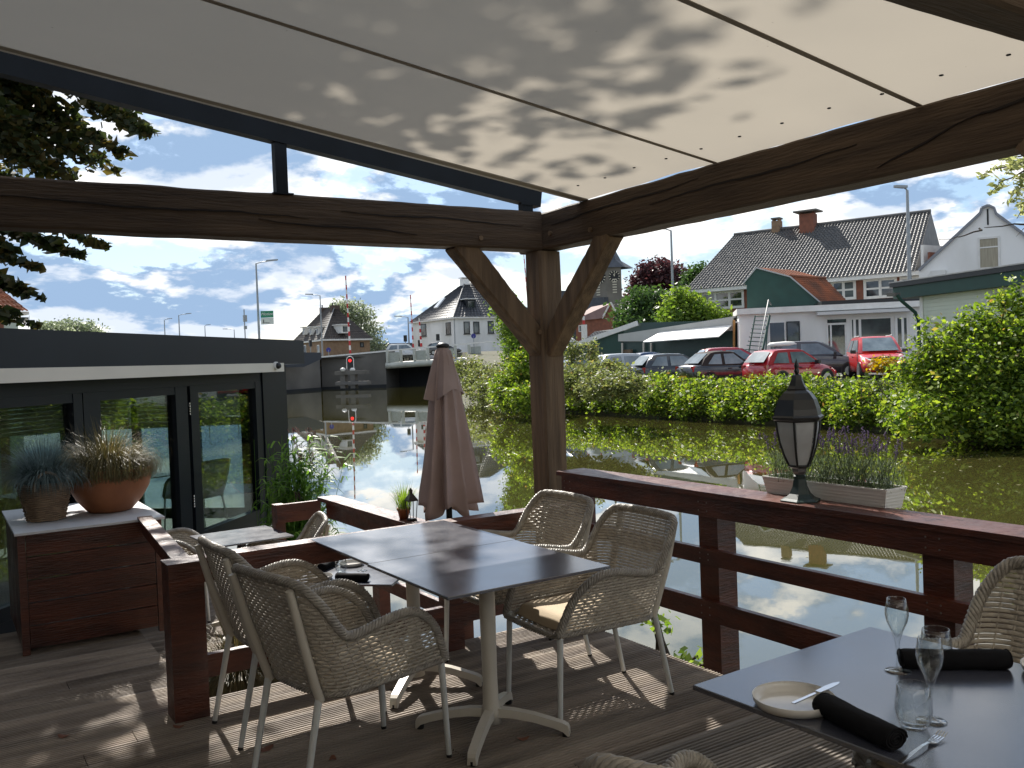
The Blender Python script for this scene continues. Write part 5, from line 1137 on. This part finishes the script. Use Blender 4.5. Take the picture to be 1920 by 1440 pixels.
vs = [F9.p(u, z+l_, o) for u, l_ in secs for o, z in prof]; n = len(prof)
mb.add(vs, [(i*n+j, i*n+(j+1) % n, (i+1)*n+(j+1) % n, (i+1)*n+j) for i in range(14) for j in range(n)]+[tuple(range(n)), tuple(range(14*n, 15*n))], True); part(mb, 'girder', wst, br, O9)
k = 0; u = us+.25
pan = mat('mesh_panel', (.40, .42, .38), .6, (.30, .32, .28), scale=6)
while u < ue:
    l_ = .35*(u-us)/(ue-us); part(F9.box(MB(), u-.14, u+.14, zg+l_, zt_+l_, -.1, .3), 'baluster', wst, br, O9)
    if k % 2 == 0: part(F9.box(MB(), u+.2, u+1.45, zg+.05+l_, zt_-.25+l_, .0, .05), 'panel', pan, br, O9)
    u += 1.72; k += 1
part(F9.box(MB(), us-.1, ue, zg-.6, zg-.05, -9, -.7), 'deck', concd, br, O9)
part(F9.box(MB(), us-.05, ue+2, WZ-.3, zg-.65, -8.5, -5.5), 'pier', concd, br, O9)
part(MB().prism([F9.p(u0, WZ-.5, .03), F9.p(u0, WZ+.28, .03), F9.p(u1, WZ+.36, .03), F9.p(u1, WZ-.5, .03)], F9.n*.05), 'wet_band', concd, br, O9)
# low quay wall to the left, seen past the glass house
A = P(430, 745, 96); B = P(602, 728, 111); Fq = Fac(A, B); Oq = -Vector((A.x, A.y, WZ)); qw = thing('quay_wall', 'long dark concrete quay wall left of the bridge at the water', 'wall', tuple(-Oq))
part(MB().prism([Fq.p(-30, WZ-.5), Fq.p(-30, 1.0), Fq.p(0, 1.0), Fq.p(Fq.uz(520, 692)[0], Fq.uz(520, 692)[1]), Fq.p(Fq.L, Fq.uz(602, 672)[1]), Fq.p(Fq.L, WZ-.5)], -Fq.n*3), 'wall', concrete, qw, Oq)
Fd = Fac(P(500, 690, 100), P(603, 690, 106)); dp = thing('steel_parapet', 'dark blue-grey steel parapet panel above the quay wall', 'parapet', tuple(Fd.p(0, 1.5)))
part(MB().prism([Fd.p(*Fd.uz(480, 660)), Fd.p(*Fd.uz(602, 661)), Fd.p(*Fd.uz(603, 673)), Fd.p(*Fd.uz(570, 688)), Fd.p(*Fd.uz(500, 690)), Fd.p(*Fd.uz(480, 690))], -Fd.n*1.2), 'panel', mat('blue_steel', (.03, .036, .048), .5), dp, -dp.location)
part(MB().prism([Fq.p(0, WZ-.5, .03), Fq.p(0, WZ+.25, .03), Fq.p(Fq.L, WZ+.3, .03), Fq.p(Fq.L, WZ-.5, .03)], Fq.n*.05), 'wet_band', concd, qw, Oq)
# mooring dolphin with the red ship signal
sp0 = P(655, 725, 107); dl_ = thing('mooring_platform', 'concrete mooring platform with two pale bollards in front of the bridge wall', 'platform', (sp0.x, sp0.y, WZ)); od = -Vector((sp0.x, sp0.y, WZ)); Fm = Fac(P(630, 700, 107.3), P(690, 700, 106.2))
for (xa, ya, xb, yb, nm, m_) in ((631, 696, 690, 701, 'beam', concrete), (640, 701, 650, 728, 'pile', concrete), (659, 701, 669, 728, 'pile', concrete), (632, 716, 692, 720, 'beam', mat('old_timber', (.16, .15, .14), .9))):
    ua, za = Fm.uz(xa, ya); ub, zb2 = Fm.uz(xb, yb); part(Fm.box(MB(), ua, ub, zb2, za, -.4, .4) if nm == 'pile' else Fm.box(MB(), ua, ub, zb2, za, -.5, .5), nm, m_, dl_, od)
for px in (643, 661):
    q = P(px, 694.5, 106.5); tag(MB().lathe([(0, .42), (.18, .38), (.30, .26), (.32, .14), (.2, .05), (.22, -.02), (0, -.02)], n=16).build('bollard', white, None, tuple(q-Vector((0, 0, .1)))), 'pale mushroom bollard on the mooring platform, %s the red signal' % ('left of' if px == 643 else 'just below'), 'bollard', 'bollards on the mooring platform')
q = P(657, 680, 106.9); sg = thing('ship_signal', 'arched black signal board showing a red ship light', 'signal', tuple(q)); ux = F9.u
arc = [Vector((-.4, 0, -.75)), Vector((-.4, 0, .3))]+[Vector((.4*math.cos(a), 0, .3+.4*math.sin(a))) for a in np.linspace(math.pi, 0, 9)][1:]+[Vector((.4, 0, -.75))]
def toF(v): return F9.u*v.x+F9.n*v.y+Vector((0, 0, v.z))
MB().prism([toF(v) for v in arc], F9.n*.1).build('board', black, sg); MB().tube([toF(v*1.05+Vector((0, .08, 0))) for v in arc], .05, 6).build('border', white, sg)
em = bpy.data.materials.new('red_lamp'); em.use_nodes = True; em.node_tree.nodes['Principled BSDF'].inputs['Base Color'].default_value = (.5, .0, .0, 1); em.node_tree.nodes['Principled BSDF'].inputs['Emission Color'].default_value = (1, .03, .03, 1); em.node_tree.nodes['Principled BSDF'].inputs['Emission Strength'].default_value = .9
MB().tube([toF(Vector((0, .11, .25))), toF(Vector((0, .15, .25)))], .19, 16).build('red_light', em, sg)

# barrier booms (raised, red and white)
redp = mat('barrier_red', (.45, .02, .02), .5)
def boom(px0, py0, px1, py1, D, label, r=.09, n=12):
    a, b_ = P(px0, py0, D), P(px1, py1, D); t_ = thing('barrier_boom', label, 'barrier', tuple(a), 0, 'red and white barrier booms at the bridge'); R1, W1 = MB(), MB()
    for i in range(n): q0 = (b_-a)*(i/n); q1 = (b_-a)*((i+1)/n); (R1 if i % 2 == 0 else W1).tube([q0, q1], r*(1.25-.5*i/n), 8)
    W1.build('boom', white, t_); R1.build('red_bands', redp, t_)
    MB().b2((-.25, -.25, -2.5), (.25, .25, -.05)).build('housing', white, t_)
boom(657, 665, 648, 517, 116, 'tallest raised red and white barrier boom in front of the brick house', .11, 17)
boom(775, 652, 769.5, 553, 122, 'raised barrier boom left of the white house, the taller of the two', .09, 13)
boom(790, 650, 786, 597, 118, 'raised barrier boom in front of the white house, the shorter of the two', .12, 8)
boom(991, 580, 982, 477, 108, 'raised barrier boom beside the pergola post', .07, 12); boom(1095, 608, 1093, 570, 108, 'red barrier boom top below the church', .12, 5)
# lamps
galv = mat('galvanised', (.30, .32, .33), .45, metal=.5)
def lamp(pxb, pyb, pxt, pyt, D, arm, label, r=.09, Lh=.9):
    b_, t__ = P(pxb, pyb, D), P(pxt, pyt, D); b_.x, b_.y = t__.x, t__.y; o = thing('street_lamp', label, 'street lamp', tuple(b_), 0, 'galvanised street lamps'); H = t__.z-b_.z
    MB().tube([(0, 0, -1.5), (0, 0, H*.5), (0, 0, H)], [r*1.2, r, r*.7], 10).build('pole', galv, o)
    d = CR.copy(); d.z = 0; d.normalize(); d = d*arm; e = Vector((0, 0, H))+d*1.0+Vector((0, 0, .12)); MB().tube([Vector((0, 0, H-.02)), e*.5+Vector((0, 0, H*.5+.05)), e], r*.45, 8).build('arm', galv, o)
    u = d.normalized(); MB().prism([e-u*.05+Vector((0, .15, 0)), e+u*Lh+Vector((0, .08, .05)), e+u*Lh+Vector((0, -.08, .05)), e-u*.05+Vector((0, -.15, 0))], (0, 0, .13)).build('lamp_head', galv, o); return o
lamp(490, 650, 480, 494, 75, .9, 'tall street lamp carrying the green sign, left part of the sky')
lamp(613, 690, 600, 554, 118, -1.0, 'street lamp in front of the brick house'); lamp(770, 655, 765, 595, 128, -1.0, 'street lamp left of the white house', .1)
lamp(1268, 640, 1258, 432, 60, -.7, 'street lamp in front of the purple beech', .09); lamp(1711, 560, 1701, 357, 48, -.15, 'tallest street lamp in front of the long tiled roof', .10, .5)
lamp(309, 660, 308, 600, 170, .6, 'small distant street lamp above the glass house, left of a pair', .1); lamp(338, 660, 335, 591, 150, 1.2, 'distant street lamp above the glass house, right of a pair', .1); lamp(384, 660, 384, 611, 190, .3, 'distant street lamp with short head above the glass house roof', .1); lamp(440, 660, 439, 618, 190, -1.5, 'distant low street lamp left of the radio mast', .1)
q = P(461, 660, 140); ms = thing('radio_mast', 'thin mast with small antennas left of the green sign', 'mast', tuple(q)); hh_ = P(459, 580, 140).z-q.z; MB().tube([(0, 0, -1), (0, 0, hh_)], .09, 8).build('pole', galv, ms); MB().box((.1, 0, hh_-1.4), (.25, .25, .5)).box((.1, 0, hh_-2.8), (.2, .2, .25)).build('antenna', galv, ms)
sn_ = thing('road_sign', 'green and white rectangular sign fixed to the tall street lamp', 'sign', tuple(P(501, 595, 74.8))); gsg = mat('sign_green', (.01, .22, .11), .4); wsg = mat('sign_white', (.62, .66, .60), .5)
xr = CR.copy(); xr.z = 0; xr.normalize(); yr = Vector((-xr.y, xr.x, 0)); SM = Matrix((xr, yr, Vector((0, 0, 1)))).transposed()
MB().box((0, 0, .26), (.52, .03, .27), M=SM).build('upper_panel', gsg, sn_); MB().box((0, 0, -.30), (.52, .03, .27), M=SM).build('lower_panel', wsg, sn_)
def text(s_, size, loc, M3, m_, parent, name='lettering', shear=0):
    cu_ = bpy.data.curves.new(name, 'FONT'); cu_.body = s_; cu_.size = size; cu_.extrude = .004; cu_.shear = shear; cu_.align_x = 'CENTER'; cu_.align_y = 'CENTER'
    ob = bpy.data.objects.new(name, cu_); COL.objects.link(ob); bpy.context.view_layer.update(); me = bpy.data.meshes.new_from_object(ob.evaluated_get(bpy.context.evaluated_depsgraph_get())); bpy.data.objects.remove(ob)
    o = bpy.data.objects.new(name, me); COL.objects.link(o); me.materials.append(m_); o.parent = parent; o.matrix_local = Matrix.Translation(loc) @ M3.to_4x4(); return o
TM = Matrix((xr, Vector((0, 0, 1)), -yr)).transposed()
text('Motion', .34, -yr*.035+Vector((0, 0, .27)), TM, white, sn_, shear=.3); MB().box(-yr*.034+xr*-.3+Vector((0, 0, -.3)), (.03, .004, .12), M=SM).box(-yr*.034+xr*-.1+Vector((0, 0, -.45)), (.28, .004, .02), M=SM).build('arrow', black, sn_)
# round blue signs and traffic lights
blu = mat('sign_blue', (.03, .03, .22), .5)
for (x, y, D, lab) in ((616, 656, 117, 'round blue road sign in front of the brick house'), (888, 630, 110, 'round blue road sign in front of the white house')):
    q = P(x, y, D); o = thing('round_sign', lab, 'sign', tuple(q-Vector((0, 0, 2))), 0, 'round blue road signs'); MB().tube([(0, 0, -1), (0, 0, 2)], .05, 8).build('pole', galv, o); MB().tube([Vector((0, 0, 2)), Vector((0, 0, 2))-yr*.04], .30, 24).build('disc', blu, o)
for (x, y, D, lab) in ((582, 645, 119, 'traffic light left of the blue sign near the brick house'), (760, 636, 118, 'traffic light on a pole at the left end of the bridge span'), (821, 634, 116, 'traffic light in front of the white house wall'), (787, 645, 119, 'low traffic light beside the shorter boom')):
    q = P(x, y, D); o = thing('traffic_light', lab, 'traffic light', tuple(q-Vector((0, 0, 2.4))), 0, 'traffic lights at the bridge'); MB().tube([(0, 0, -1.5), (0, 0, 2.3)], .06, 8).build('pole', galv, o); MB().box((0, 0, 2.5), (.17, .17, .42)).box(tuple(-yr*.22+Vector((0, 0, 2.75))), (.12, .12, .03)).build('signal_head', black, o)

# ------------------------------------------------------------------ brick house left of centre, white house
def hiphouse(name, label, pc, pl, pr, zb, ze, zrid, ridge_in, wallm, roofm, ncol=22, depthf=1.0):
    """pc: front corner, pl: left end, pr: right end (ground plan points), hipped roof"""
    C_ = Vector((pc[0], pc[1], 0)); L_ = Vector((pl[0], pl[1], 0)); R__ = Vector((pr[0], pr[1], 0)); K = L_+R__-C_; o = thing(name, label, 'house', (C_.x, C_.y, zb)); off = -Vector((C_.x, C_.y, zb))
    up = lambda v, z: Vector((v.x, v.y, z))
    part(MB().prism([up(C_, zb-1), up(L_, zb-1), up(K, zb-1), up(R__, zb-1)], (0, 0, ze-zb+1)), 'wall', wallm, o, off)
    cen = (C_+K)/2; out_ = lambda v: v+(v-cen).normalized()*.55
    c, l_, r, k = out_(C_), out_(L_), out_(R__), out_(K)
    # ridge parallel to the longer side
    ax = (C_-L_) if (C_-L_).length > (C_-R__).length else (R__-C_); h_ = ax.normalized()*max(.3, ax.length/2-ridge_in); r1_, r2__ = cen-h_, cen+h_
    part(MB().prism([up(c, ze), up(l_, ze), up(k, ze), up(r, ze)], (0, 0, .22)), 'eaves', white, o, off)
    ze += .23
    if (C_-L_).length > (C_-R__).length: near_l, near_c = r1_, r2__
    else: near_l, near_c = r1_, r1_
    nr = r2__
    if (C_-L_).length > (C_-R__).length:
        A4 = (up(l_, ze), up(c, ze), up(r2__, zrid), up(r1_, zrid)); B4 = (up(c, ze), up(r, ze), up(r2__, zrid), up(r2__, zrid)); rest = [(up(r, ze), up(k, ze), up(r1_, zrid), up(r2__, zrid)), (up(k, ze), up(l_, ze), up(r1_, zrid), up(r1_, zrid))]
    else:
        A4 = (up(l_, ze), up(c, ze), up(r1_, zrid), up(r1_, zrid)); B4 = (up(c, ze), up(r, ze), up(r2__, zrid), up(r1_, zrid)); rest = [(up(r, ze), up(k, ze), up(r2__, zrid), up(r2__, zrid)), (up(k, ze), up(l_, ze), up(r1_, zrid), up(r2__, zrid))]
    for q in (A4, B4): part(tiles(*q, ncol, 14, .04), 'roof', roofm, o, off)
    for q in rest: part(MB().add(q, [(0, 1, 2, 3)]), 'rear_roof', roofm, o, off)
    hipm = mat('hip_tile', (.16, .16, .16), .6)
    part(MB().tube([A4[1]+Vector((0, 0, .05)), A4[2]+Vector((0, 0, .06))], .09, 6), 'hip_ridge', hipm, o, off)
    return o, off, Fac(L_, C_), Fac(C_, R__), r1_, r2__
bc, bl_, brt = P(608, 660, 122), P(552, 664, 134), P(694, 655, 127)
zE_ = P(612, 636, 122).z; zR_ = P(632, 573, 126).z
hb, ohb, fL, fR, ra, rb = hiphouse('brown_brick_house', 'brown brick house with hipped dark roof, dormers and two chimneys', (bc.x, bc.y), (bl_.x, bl_.y), (brt.x, brt.y), 2.9, zE_-.2, zR_, 4.6, brickm, tileb)
for q_, s_ in ((ra, .5), (rb, .6)):
    c = part(MB().b2((q_.x-.6, q_.y-.4, zR_-1.0), (q_.x+.6, q_.y+.4, zR_+.2)), 'chimney', brickdk, hb, ohb); part(MB().tube([(q_.x-.3, q_.y, zR_+.2), (q_.x-.3, q_.y, zR_+.6)], .09, 8), 'chimney_pot', concd, c, ohb)
fR.window(hb, ohb, (675, 642, 682, 651), anth, o=.02, fw=.1); 
for xx in (566, 573, 598): fL.window(hb, ohb, (xx-3, 647, xx+2, 663), white, o=.02, fw=.12)
# dormers: boxes let into the roof slopes
def dormer(par, off, c, fac, w, h, dp_, m_=white, gm=None):
    M_ = Matrix((fac.u, fac.n, Vector((0, 0, 1)))).transposed(); d = part(MB().box(c-fac.n*dp_/2, (w/2, dp_/2, h/2), M=M_), 'dormer', m_, par, off); part(MB().box(c+fac.n*.03, (w*.32, .02, h*.34), M=M_), 'dormer_window', gm or glassd, d, off); part(MB().box(c-fac.n*(dp_/2-.1)+Vector((0, 0, h/2+.07)), (w/2+.2, dp_/2+.2, .06), M=M_), 'dormer_roof', white, d, off)
dormer(hb, ohb, P(647, 617, 123.4), fR, 1.1, 1.1, 2); 
for xx, dd in ((569, 130), (582, 127.6), (595, 125)): dormer(hb, ohb, P(xx, 621, dd), fL, .9, 1.0, 2)
wc, wl, wr = P(855, 655, 122), P(776, 655, 132), P(1012, 650, 129)
zE_ = P(855, 594, 122).z; zR_ = P(905, 529, 130).z
hw_, ohw, fL2, fR2, ra, rb = hiphouse('white_house', 'white rendered house with steep dark glazed tile roof beyond the bridge', (wc.x, wc.y), (wl.x, wl.y), (wr.x, wr.y), 2.9, zE_-.25, zR_, 5.3, whitew, tiled, 26)
for f_, r_, bars in ((fL2, (789, 608, 800, 630), ()), (fL2, (836, 605, 846, 627), ()), (fR2, (869, 603, 881, 626), ()), (fR2, (887, 603, 899, 625), ()), (fR2, (914, 602, 926, 625), ())): f_.window(hw_, ohw, r_, anth, None, bars, True, .1, o=.02)
q_ = Vector((ra.x, ra.y, zR_)); c = part(MB().b2((q_.x-.55, q_.y-.45, q_.z-1.5), (q_.x+.55, q_.y+.45, q_.z+.5)).b2((q_.x-.7, q_.y-.6, q_.z+.6), (q_.x+.7, q_.y+.6, q_.z+.7)), 'chimney', whitew, hw_, ohw)
dormer(hw_, ohw, P(883, 571, 124.6), fR2, 1.5, 1.4, 3, anth)
skl = P(824, 568, 124.5); part(MB().box(skl, (.45, .08, .95), M=Matrix((fL2.u, (fL2.n*.72+Vector((0, 0, .69))).normalized(), fL2.u.cross((fL2.n*.72+Vector((0, 0, .69))).normalized()))).transposed()), 'skylight', mat('skylight', (.6, .63, .66), .2), hw_, ohw)
part(MB().tube([fL2.p(fL2.L-.1, 2.9, .08), fL2.p(fL2.L-.1, zE_-.3, .08)], .05, 6), 'rain_pipe', galv, hw_, ohw)
# distant low building behind the span, house at the far left, grey roofs
q0, q1 = P(722, 660, 150), P(790, 655, 150); o = thing('warehouse', 'low blue-grey warehouse roof behind the bridge railing', 'warehouse', tuple(q0)); MB().b2((0, 0, -3), tuple((q1-q0)+Vector((0, 12, 1.2)))).build('wall', slate, o)
A = P(-160, 650, 46.5); B = P(36, 650, 50); Fh = Fac(A, B); Oh = -Vector((A.x, A.y, 1)); h0 = thing('orange_roofed_house', 'house with orange tiled roof and pale wall at the left picture edge', 'house', tuple(-Oh)); zz_ = P(30, 588, 49).z
part(Fh.box(MB(), 0, Fh.L, -1, zz_, -2, 0), 'wall', mat('pale_green_wall', (.55, .6, .52), .8), h0, Oh); part(Fh.box(MB(), -.3, Fh.L+.5, zz_+.002, zz_+.16, -2.3, .3), 'gutter_board', white, h0, Oh); part(tiles(Fh.p(-.3, zz_+.17, .5), Fh.p(Fh.L+.4, zz_+.17, .5), Fh.p(Fh.L-1.2, zz_+3, -3.5), Fh.p(-.3, zz_+3, -3.5), 24, 10), 'roof', tiler, h0, Oh)
part(Fh.box(MB(), Fh.L-1.2, Fh.L-.75, -1, zz_-.01, .01, .12), 'pillar', brickr, h0, Oh)

# ------------------------------------------------------------------ cars
tyre = mat('tyre', (.015, .015, .015), .8); rim = mat('wheel_rim', (.35, .36, .37), .3, metal=.8); trimb = mat('car_trim', (.015, .016, .017), .4); cglass = mat('car_glass', (.10, .125, .14), .05, (.22, .26, .28), scale=2, spec=1.0)  # car glass base colour is lightened to stand in for reflected sky
lampm = mat('headlamp', (.75, .78, .8), .1, coat=1); redl = mat('tail_lamp', (.35, .01, .01), .2, coat=1); yel = mat('plate_yellow', (.75, .42, .02), .5)
def paint(n, c): return mat(n, c, .28, tuple(x*.9 for x in c), scale=1, coat=1)
def car(label, D, px, py_base, heading, col, L_=4.0, W_=1.72, H=1.48, kind='hatch', zg=None, group='cars parked behind the hedge', roof=None, rails=False):
    g0 = P(px, py_base, D); z = gz(g0.x, g0.y)+.013 if zg is None else zg; t_ = thing('parked_car', label, 'car', (g0.x, g0.y, z), math.pi/2-R_(heading), group)
    w = W_/2; hl = L_/2
    st = {'hatch': [(-1, .86, .42, .80), (-.96, .95, .28, .92), (-.8, 1, .22, .95), (-.4, 1, .2, .93), (.1, 1, .2, .92), (.42, 1, .2, .90), (.62, .98, .2, .84), (.84, .93, .22, .72), (.96, .84, .28, .62), (1, .7, .38, .52)]}['hatch']
    bh_ = H/1.48; mb = MB(); n = 14; vs = []
    for (fx_, fw, z0, z1) in st:
        x = fx_*hl; ww = w*fw; z0 *= bh_; z1 *= bh_; zm = (z0+z1)/2
        vs += [(x, -ww*.86, z0), (x, -ww*.97, z0+.06), (x, -ww, zm-.05), (x, -ww*.99, zm+.10), (x, -ww*.95, z1-.05), (x, -ww*.86, z1), (x, -ww*.4, z1+.025), (x, ww*.4, z1+.025), (x, ww*.86, z1), (x, ww*.95, z1-.05), (x, ww*.99, zm+.1), (x, ww, zm-.05), (x, ww*.97, z0+.06), (x, ww*.86, z0)]
    k = len(st); mb.add(vs, [(i*n+j, i*n+(j+1) % n, (i+1)*n+(j+1) % n, (i+1)*n+j) for i in range(k-1) for j in range(n)]+[tuple(range(n)), tuple(range((k-1)*n, k*n))], True)
    body = fix(mb.build('body', col, t_))
    # cabin
    zb_ = .90*bh_; zt_ = H; xr0, xr1, xf1, xf0 = {'hatch': (-.97, -.72, .06, .50), 'saloon': (-.74, -.42, .08, .48), 'suv': (-.98, -.80, .10, .48), 'soft': (-.80, -.52, .05, .40)}[kind]
    wb, wt_ = w*.93, w*.74
    S_ = [(xr0, zb_), (xr0*.55+xr1*.45, zb_+(zt_-zb_)*.55), (xr1, zt_-.05), (xr1+.1, zt_-.01), ((xr1+xf1)/2, zt_+.01), (xf1-.08, zt_-.01), (xf1, zt_-.05), (xf0*.5+xf1*.5, zb_+(zt_-zb_)*.53), (xf0, zb_)]
    vs = []
    for fx_, z in S_:
        f_ = (z-zb_)/(zt_-zb_); ww = wb+(wt_-wb)*min(1, f_)**.9
        vs += [(fx_*hl, -ww, z-.0), (fx_*hl, -ww*.90, z+.022*min(1, f_*1.5)), (fx_*hl, 0, z+.04*min(1, f_*1.5)), (fx_*hl, ww*.90, z+.022*min(1, f_*1.5)), (fx_*hl, ww, z)]
    fs = [(i*5+j, i*5+j+1, (i+1)*5+j+1, (i+1)*5+j) for i in range(8) for j in range(4)]
    base_i = [i*5 for i in range(9)]; base_o = [i*5+4 for i in range(9)]; mb = MB(); mb.add(vs, fs, True); mb.add(vs, [tuple(base_i), tuple(base_o[::-1])]); fix(mb.build('cabin', roof or col, t_))
    def pane(pts, nm, ofs):
        pts = [Vector(p) for p in pts]; c = sum(pts, Vector())/len(pts); ofs = Vector(ofs); MB().prism([p.lerp(c, .07)+ofs for p in pts], ofs.normalized()*.012).build(nm, cglass, t_)
    def at_(fx_, f_, sgn, yy=1.0):
        z = zb_+(zt_-zb_)*f_; ww = (wb+(wt_-wb)*f_**.9)*yy; return Vector((fx_*hl, sgn*ww, z))
    lerp = lambda a, b_, u: a+(b_-a)*u
    # windscreens sit on the sloping ends of the cabin
    pane([at_(xf0, .02, -1, .88)+Vector((.0, 0, .0)), at_(xf0, .02, 1, .88), at_(xf1, .88, 1, .88), at_(xf1, .88, -1, .88)], 'windscreen', (.055, 0, .055))
    pane([at_(xr0, .12, 1, .85), at_(xr0, .12, -1, .85), at_(xr1, .86, -1, .84), at_(xr1, .86, 1, .84)], 'rear_window', (-.065, 0, .04))
    xm = lerp(xr1, xf1, .48)
    for sg_ in (-1, 1):
        pane([at_(lerp(xf0, xf1, .10)-.03, .06, sg_), at_(xm+.02, .06, sg_), at_(xm+.02, .86, sg_), at_(xf1-.02, .86, sg_)][::sg_], 'side_window', (0, .012*sg_, .002))
        if kind != 'soft' or True: pane([at_(xm-.03, .06, sg_), at_(lerp(xr0, xr1, .45)+.03, .10, sg_), at_(xr1+.08, .84, sg_), at_(xm-.03, .86, sg_)][::sg_], 'side_window', (0, .012*sg_, .002))
        mr = MB().box((xf0*hl-.32, sg_*(w+.09), zb_+.07), (.06, .10, .07)).build('wing_mirror', trimb, t_)
        MB().box((-.2, sg_*(w*.985+.004), .78*bh_), (.09, .012, .016)).build('door_handle', trimb, t_)
        for xx in (-.60, .62):
            r_ = .315; wl_ = MB().tube([(xx*hl, sg_*(w-.19), r_), (xx*hl, sg_*(w+.012), r_)], r_, 22).build('wheel', tyre, t_); MB().tube([(xx*hl, sg_*(w+.013), r_), (xx*hl, sg_*(w+.022), r_)], r_*.64, 18).build('rim', rim, wl_)
            MB().tube([(xx*hl, sg_*(w-.16), r_+.01), (xx*hl, sg_*(w+.004), r_+.01)], r_*1.17, 22).build('wheel_arch', trimb, t_)
        MB().add([(hl*.80, sg_*w*.90, .66*bh_), (hl*.93, sg_*w*.55, .60*bh_), (hl*.93, sg_*w*.50, .70*bh_), (hl*.70, sg_*w*.88, .79*bh_)], [(0, 1, 2, 3)]).add([(hl*.80+.03, sg_*w*.93, .64*bh_), (hl*.99, sg_*w*.58, .56*bh_), (hl*.97, sg_*w*.50, .68*bh_), (hl*.72, sg_*w*.91, .80*bh_)], [(0, 1, 2, 3), (3, 2, 1, 0)]).build('headlight', lampm, t_)
        MB().box((-hl*.965, sg_*w*.80, .80*bh_), (.06, w*.11, .12)).build('tail_light', redl, t_)
    MB().box((hl*.985, 0, .40*bh_), (.05, w*.55, .07)).build('grille', trimb, t_)
    for sx in (1, -1): MB().box((sx*(hl+.03), 0, .47), (.012, .26, .056)).build('number_plate', yel, t_)
    if rails:
        for sg_ in (-1, 1): MB().tube([(-.6*hl, sg_*w*.70, H+.03), (.05*hl, sg_*w*.70, H+.05)], .02, 6).build('roof_rail', galv, t_)
    return t_
red1 = paint('red_paint', (.42, .012, .02)); red2 = paint('bright_red_paint', (.55, .02, .018)); sil = paint('silver_paint', (.38, .41, .44)); blk = paint('black_paint', (.018, .02, .024)); gry = paint('grey_paint', (.055, .05, .055)); blu_ = paint('blue_paint', (.02, .05, .13)); soft = mat('soft_top', (.03, .022, .02), .9)
c8 = car('bright red car parked nose towards the water beside the shop window', 38.0, 1643, 700, 224, red2, 4.1, 1.84, 1.70, 'suv', None, rails=True)
car('small red hatchback with its tail to the left behind the lantern', 36.6, 1482, 700, 98, red1, 3.7, 1.65, 1.49, 'hatch', None)
c7 = car('dark grey car with a white roof box behind the small red hatchback', 40.5, 1533, 700, 142, gry, 4.3, 1.8, 1.64, 'hatch', None)
car('dark soft-top car parked left of the small red hatchback', 39.8, 1358, 695, 104, blk, 4.0, 1.68, 1.52, 'soft', None, roof=soft)
car('dark red car whose roof shows above the soft-top car', 43.6, 1378, 690, 120, red1, 4.0, 1.7, 1.55, 'hatch', None)
car('black hatchback between the silver car and the soft-top car', 42.6, 1265, 690, 104, blk, 4.0, 1.7, 1.50, 'hatch', None)
car('silver hatchback with curved roofline near the pergola post', 45.2, 1182, 690, 102, sil, 4.4, 1.74, 1.60, 'hatch', None)
car('blue car mostly hidden behind the silver hatchback', 49.3, 1222, 690, 110, blu_, 4.0, 1.7, 1.50, 'saloon', None)
car('dark blue car furthest left, partly behind the pergola post', 49, 1092, 690, 104, blu_, 4.2, 1.7, 1.45, 'saloon', None)
v1_ = car('white van crossing the bridge behind the white railing', 117, 762, 672, 120, paint('van_white', (.6, .62, .62)), 5.2, 1.95, 2.1, 'suv', 2.25, 'vehicles on the bridge'); car('dark car crossing the bridge just above the parasol top', 114, 833, 668, 120, blk, 4.3, 1.8, 1.55, 'hatch', 2.75, 'vehicles on the bridge')
# roof box, emblem ring and plate lettering
rbx = thing('roof_box', 'white roof box on top of the dark grey car', 'roof box', tuple(P(1472, 650, 40.5))); MB().lathe([(0, .0), (.30, .02), (.34, .10), (.28, .2), (0, .24)], n=24).build('shell', white, rbx); rbx.scale = (2.3, 1.0, 1.0); rbx.rotation_euler = (0, 0, R_(-52))
hl = 4.1/2; dia = [Vector((hl*1.02, 0, .92)), Vector((hl*1.02, .085, .80)), Vector((hl*1.02, 0, .68)), Vector((hl*1.02, -.085, .80)), Vector((hl*1.02, 0, .92))]
MB().tube(dia, .022, 6).build('emblem', rim, c8); MB().prism([(hl*.965, -.72, .84), (hl*.965, 0, .66), (hl*.965, .72, .84), (hl*.965, .1, .90), (hl*.965, -.1, .90)], (.05, 0, 0)).build('upper_grille', trimb, c8)
text('SX-168-R', .095, Vector((hl+.045, 0, .47)), Matrix(((0, 0, 1), (1, 0, 0), (0, 1, 0))), black, c8)

# fallen leaves on the deck
for i, (x, y) in enumerate(((.44, 4.62), (1.35, 3.62), (1.15, 3.9), (.62, 3.85), (2.1, 3.3), (.9, 4.4))):
    a = random.uniform(0, 6.28); s_ = random.uniform(.018, .032); vs = [Vector((s_*math.cos(q)*1.3, s_*math.sin(q)*.8, .004+.006*math.cos(2*q))) for q in np.linspace(0, 2*math.pi, 10)[:-1]]
    mb = MB(); mb.add(vs+[Vector((0, 0, .001))], [(j, (j+1) % 9, 9) for j in range(9)]); o = mb.build('fallen_leaf', lf_beech_dry if 'lf_beech_dry' in globals() else mat('dry_leaf', (.16, .06, .03), .8), None, (x, y, .003)); lf_beech_dry = o.data.materials[0]; o.rotation_euler = (0, 0, a); tag(o, 'small dry brown leaf lying on the deck boards', 'leaf', 'fallen leaves scattered on the deck')
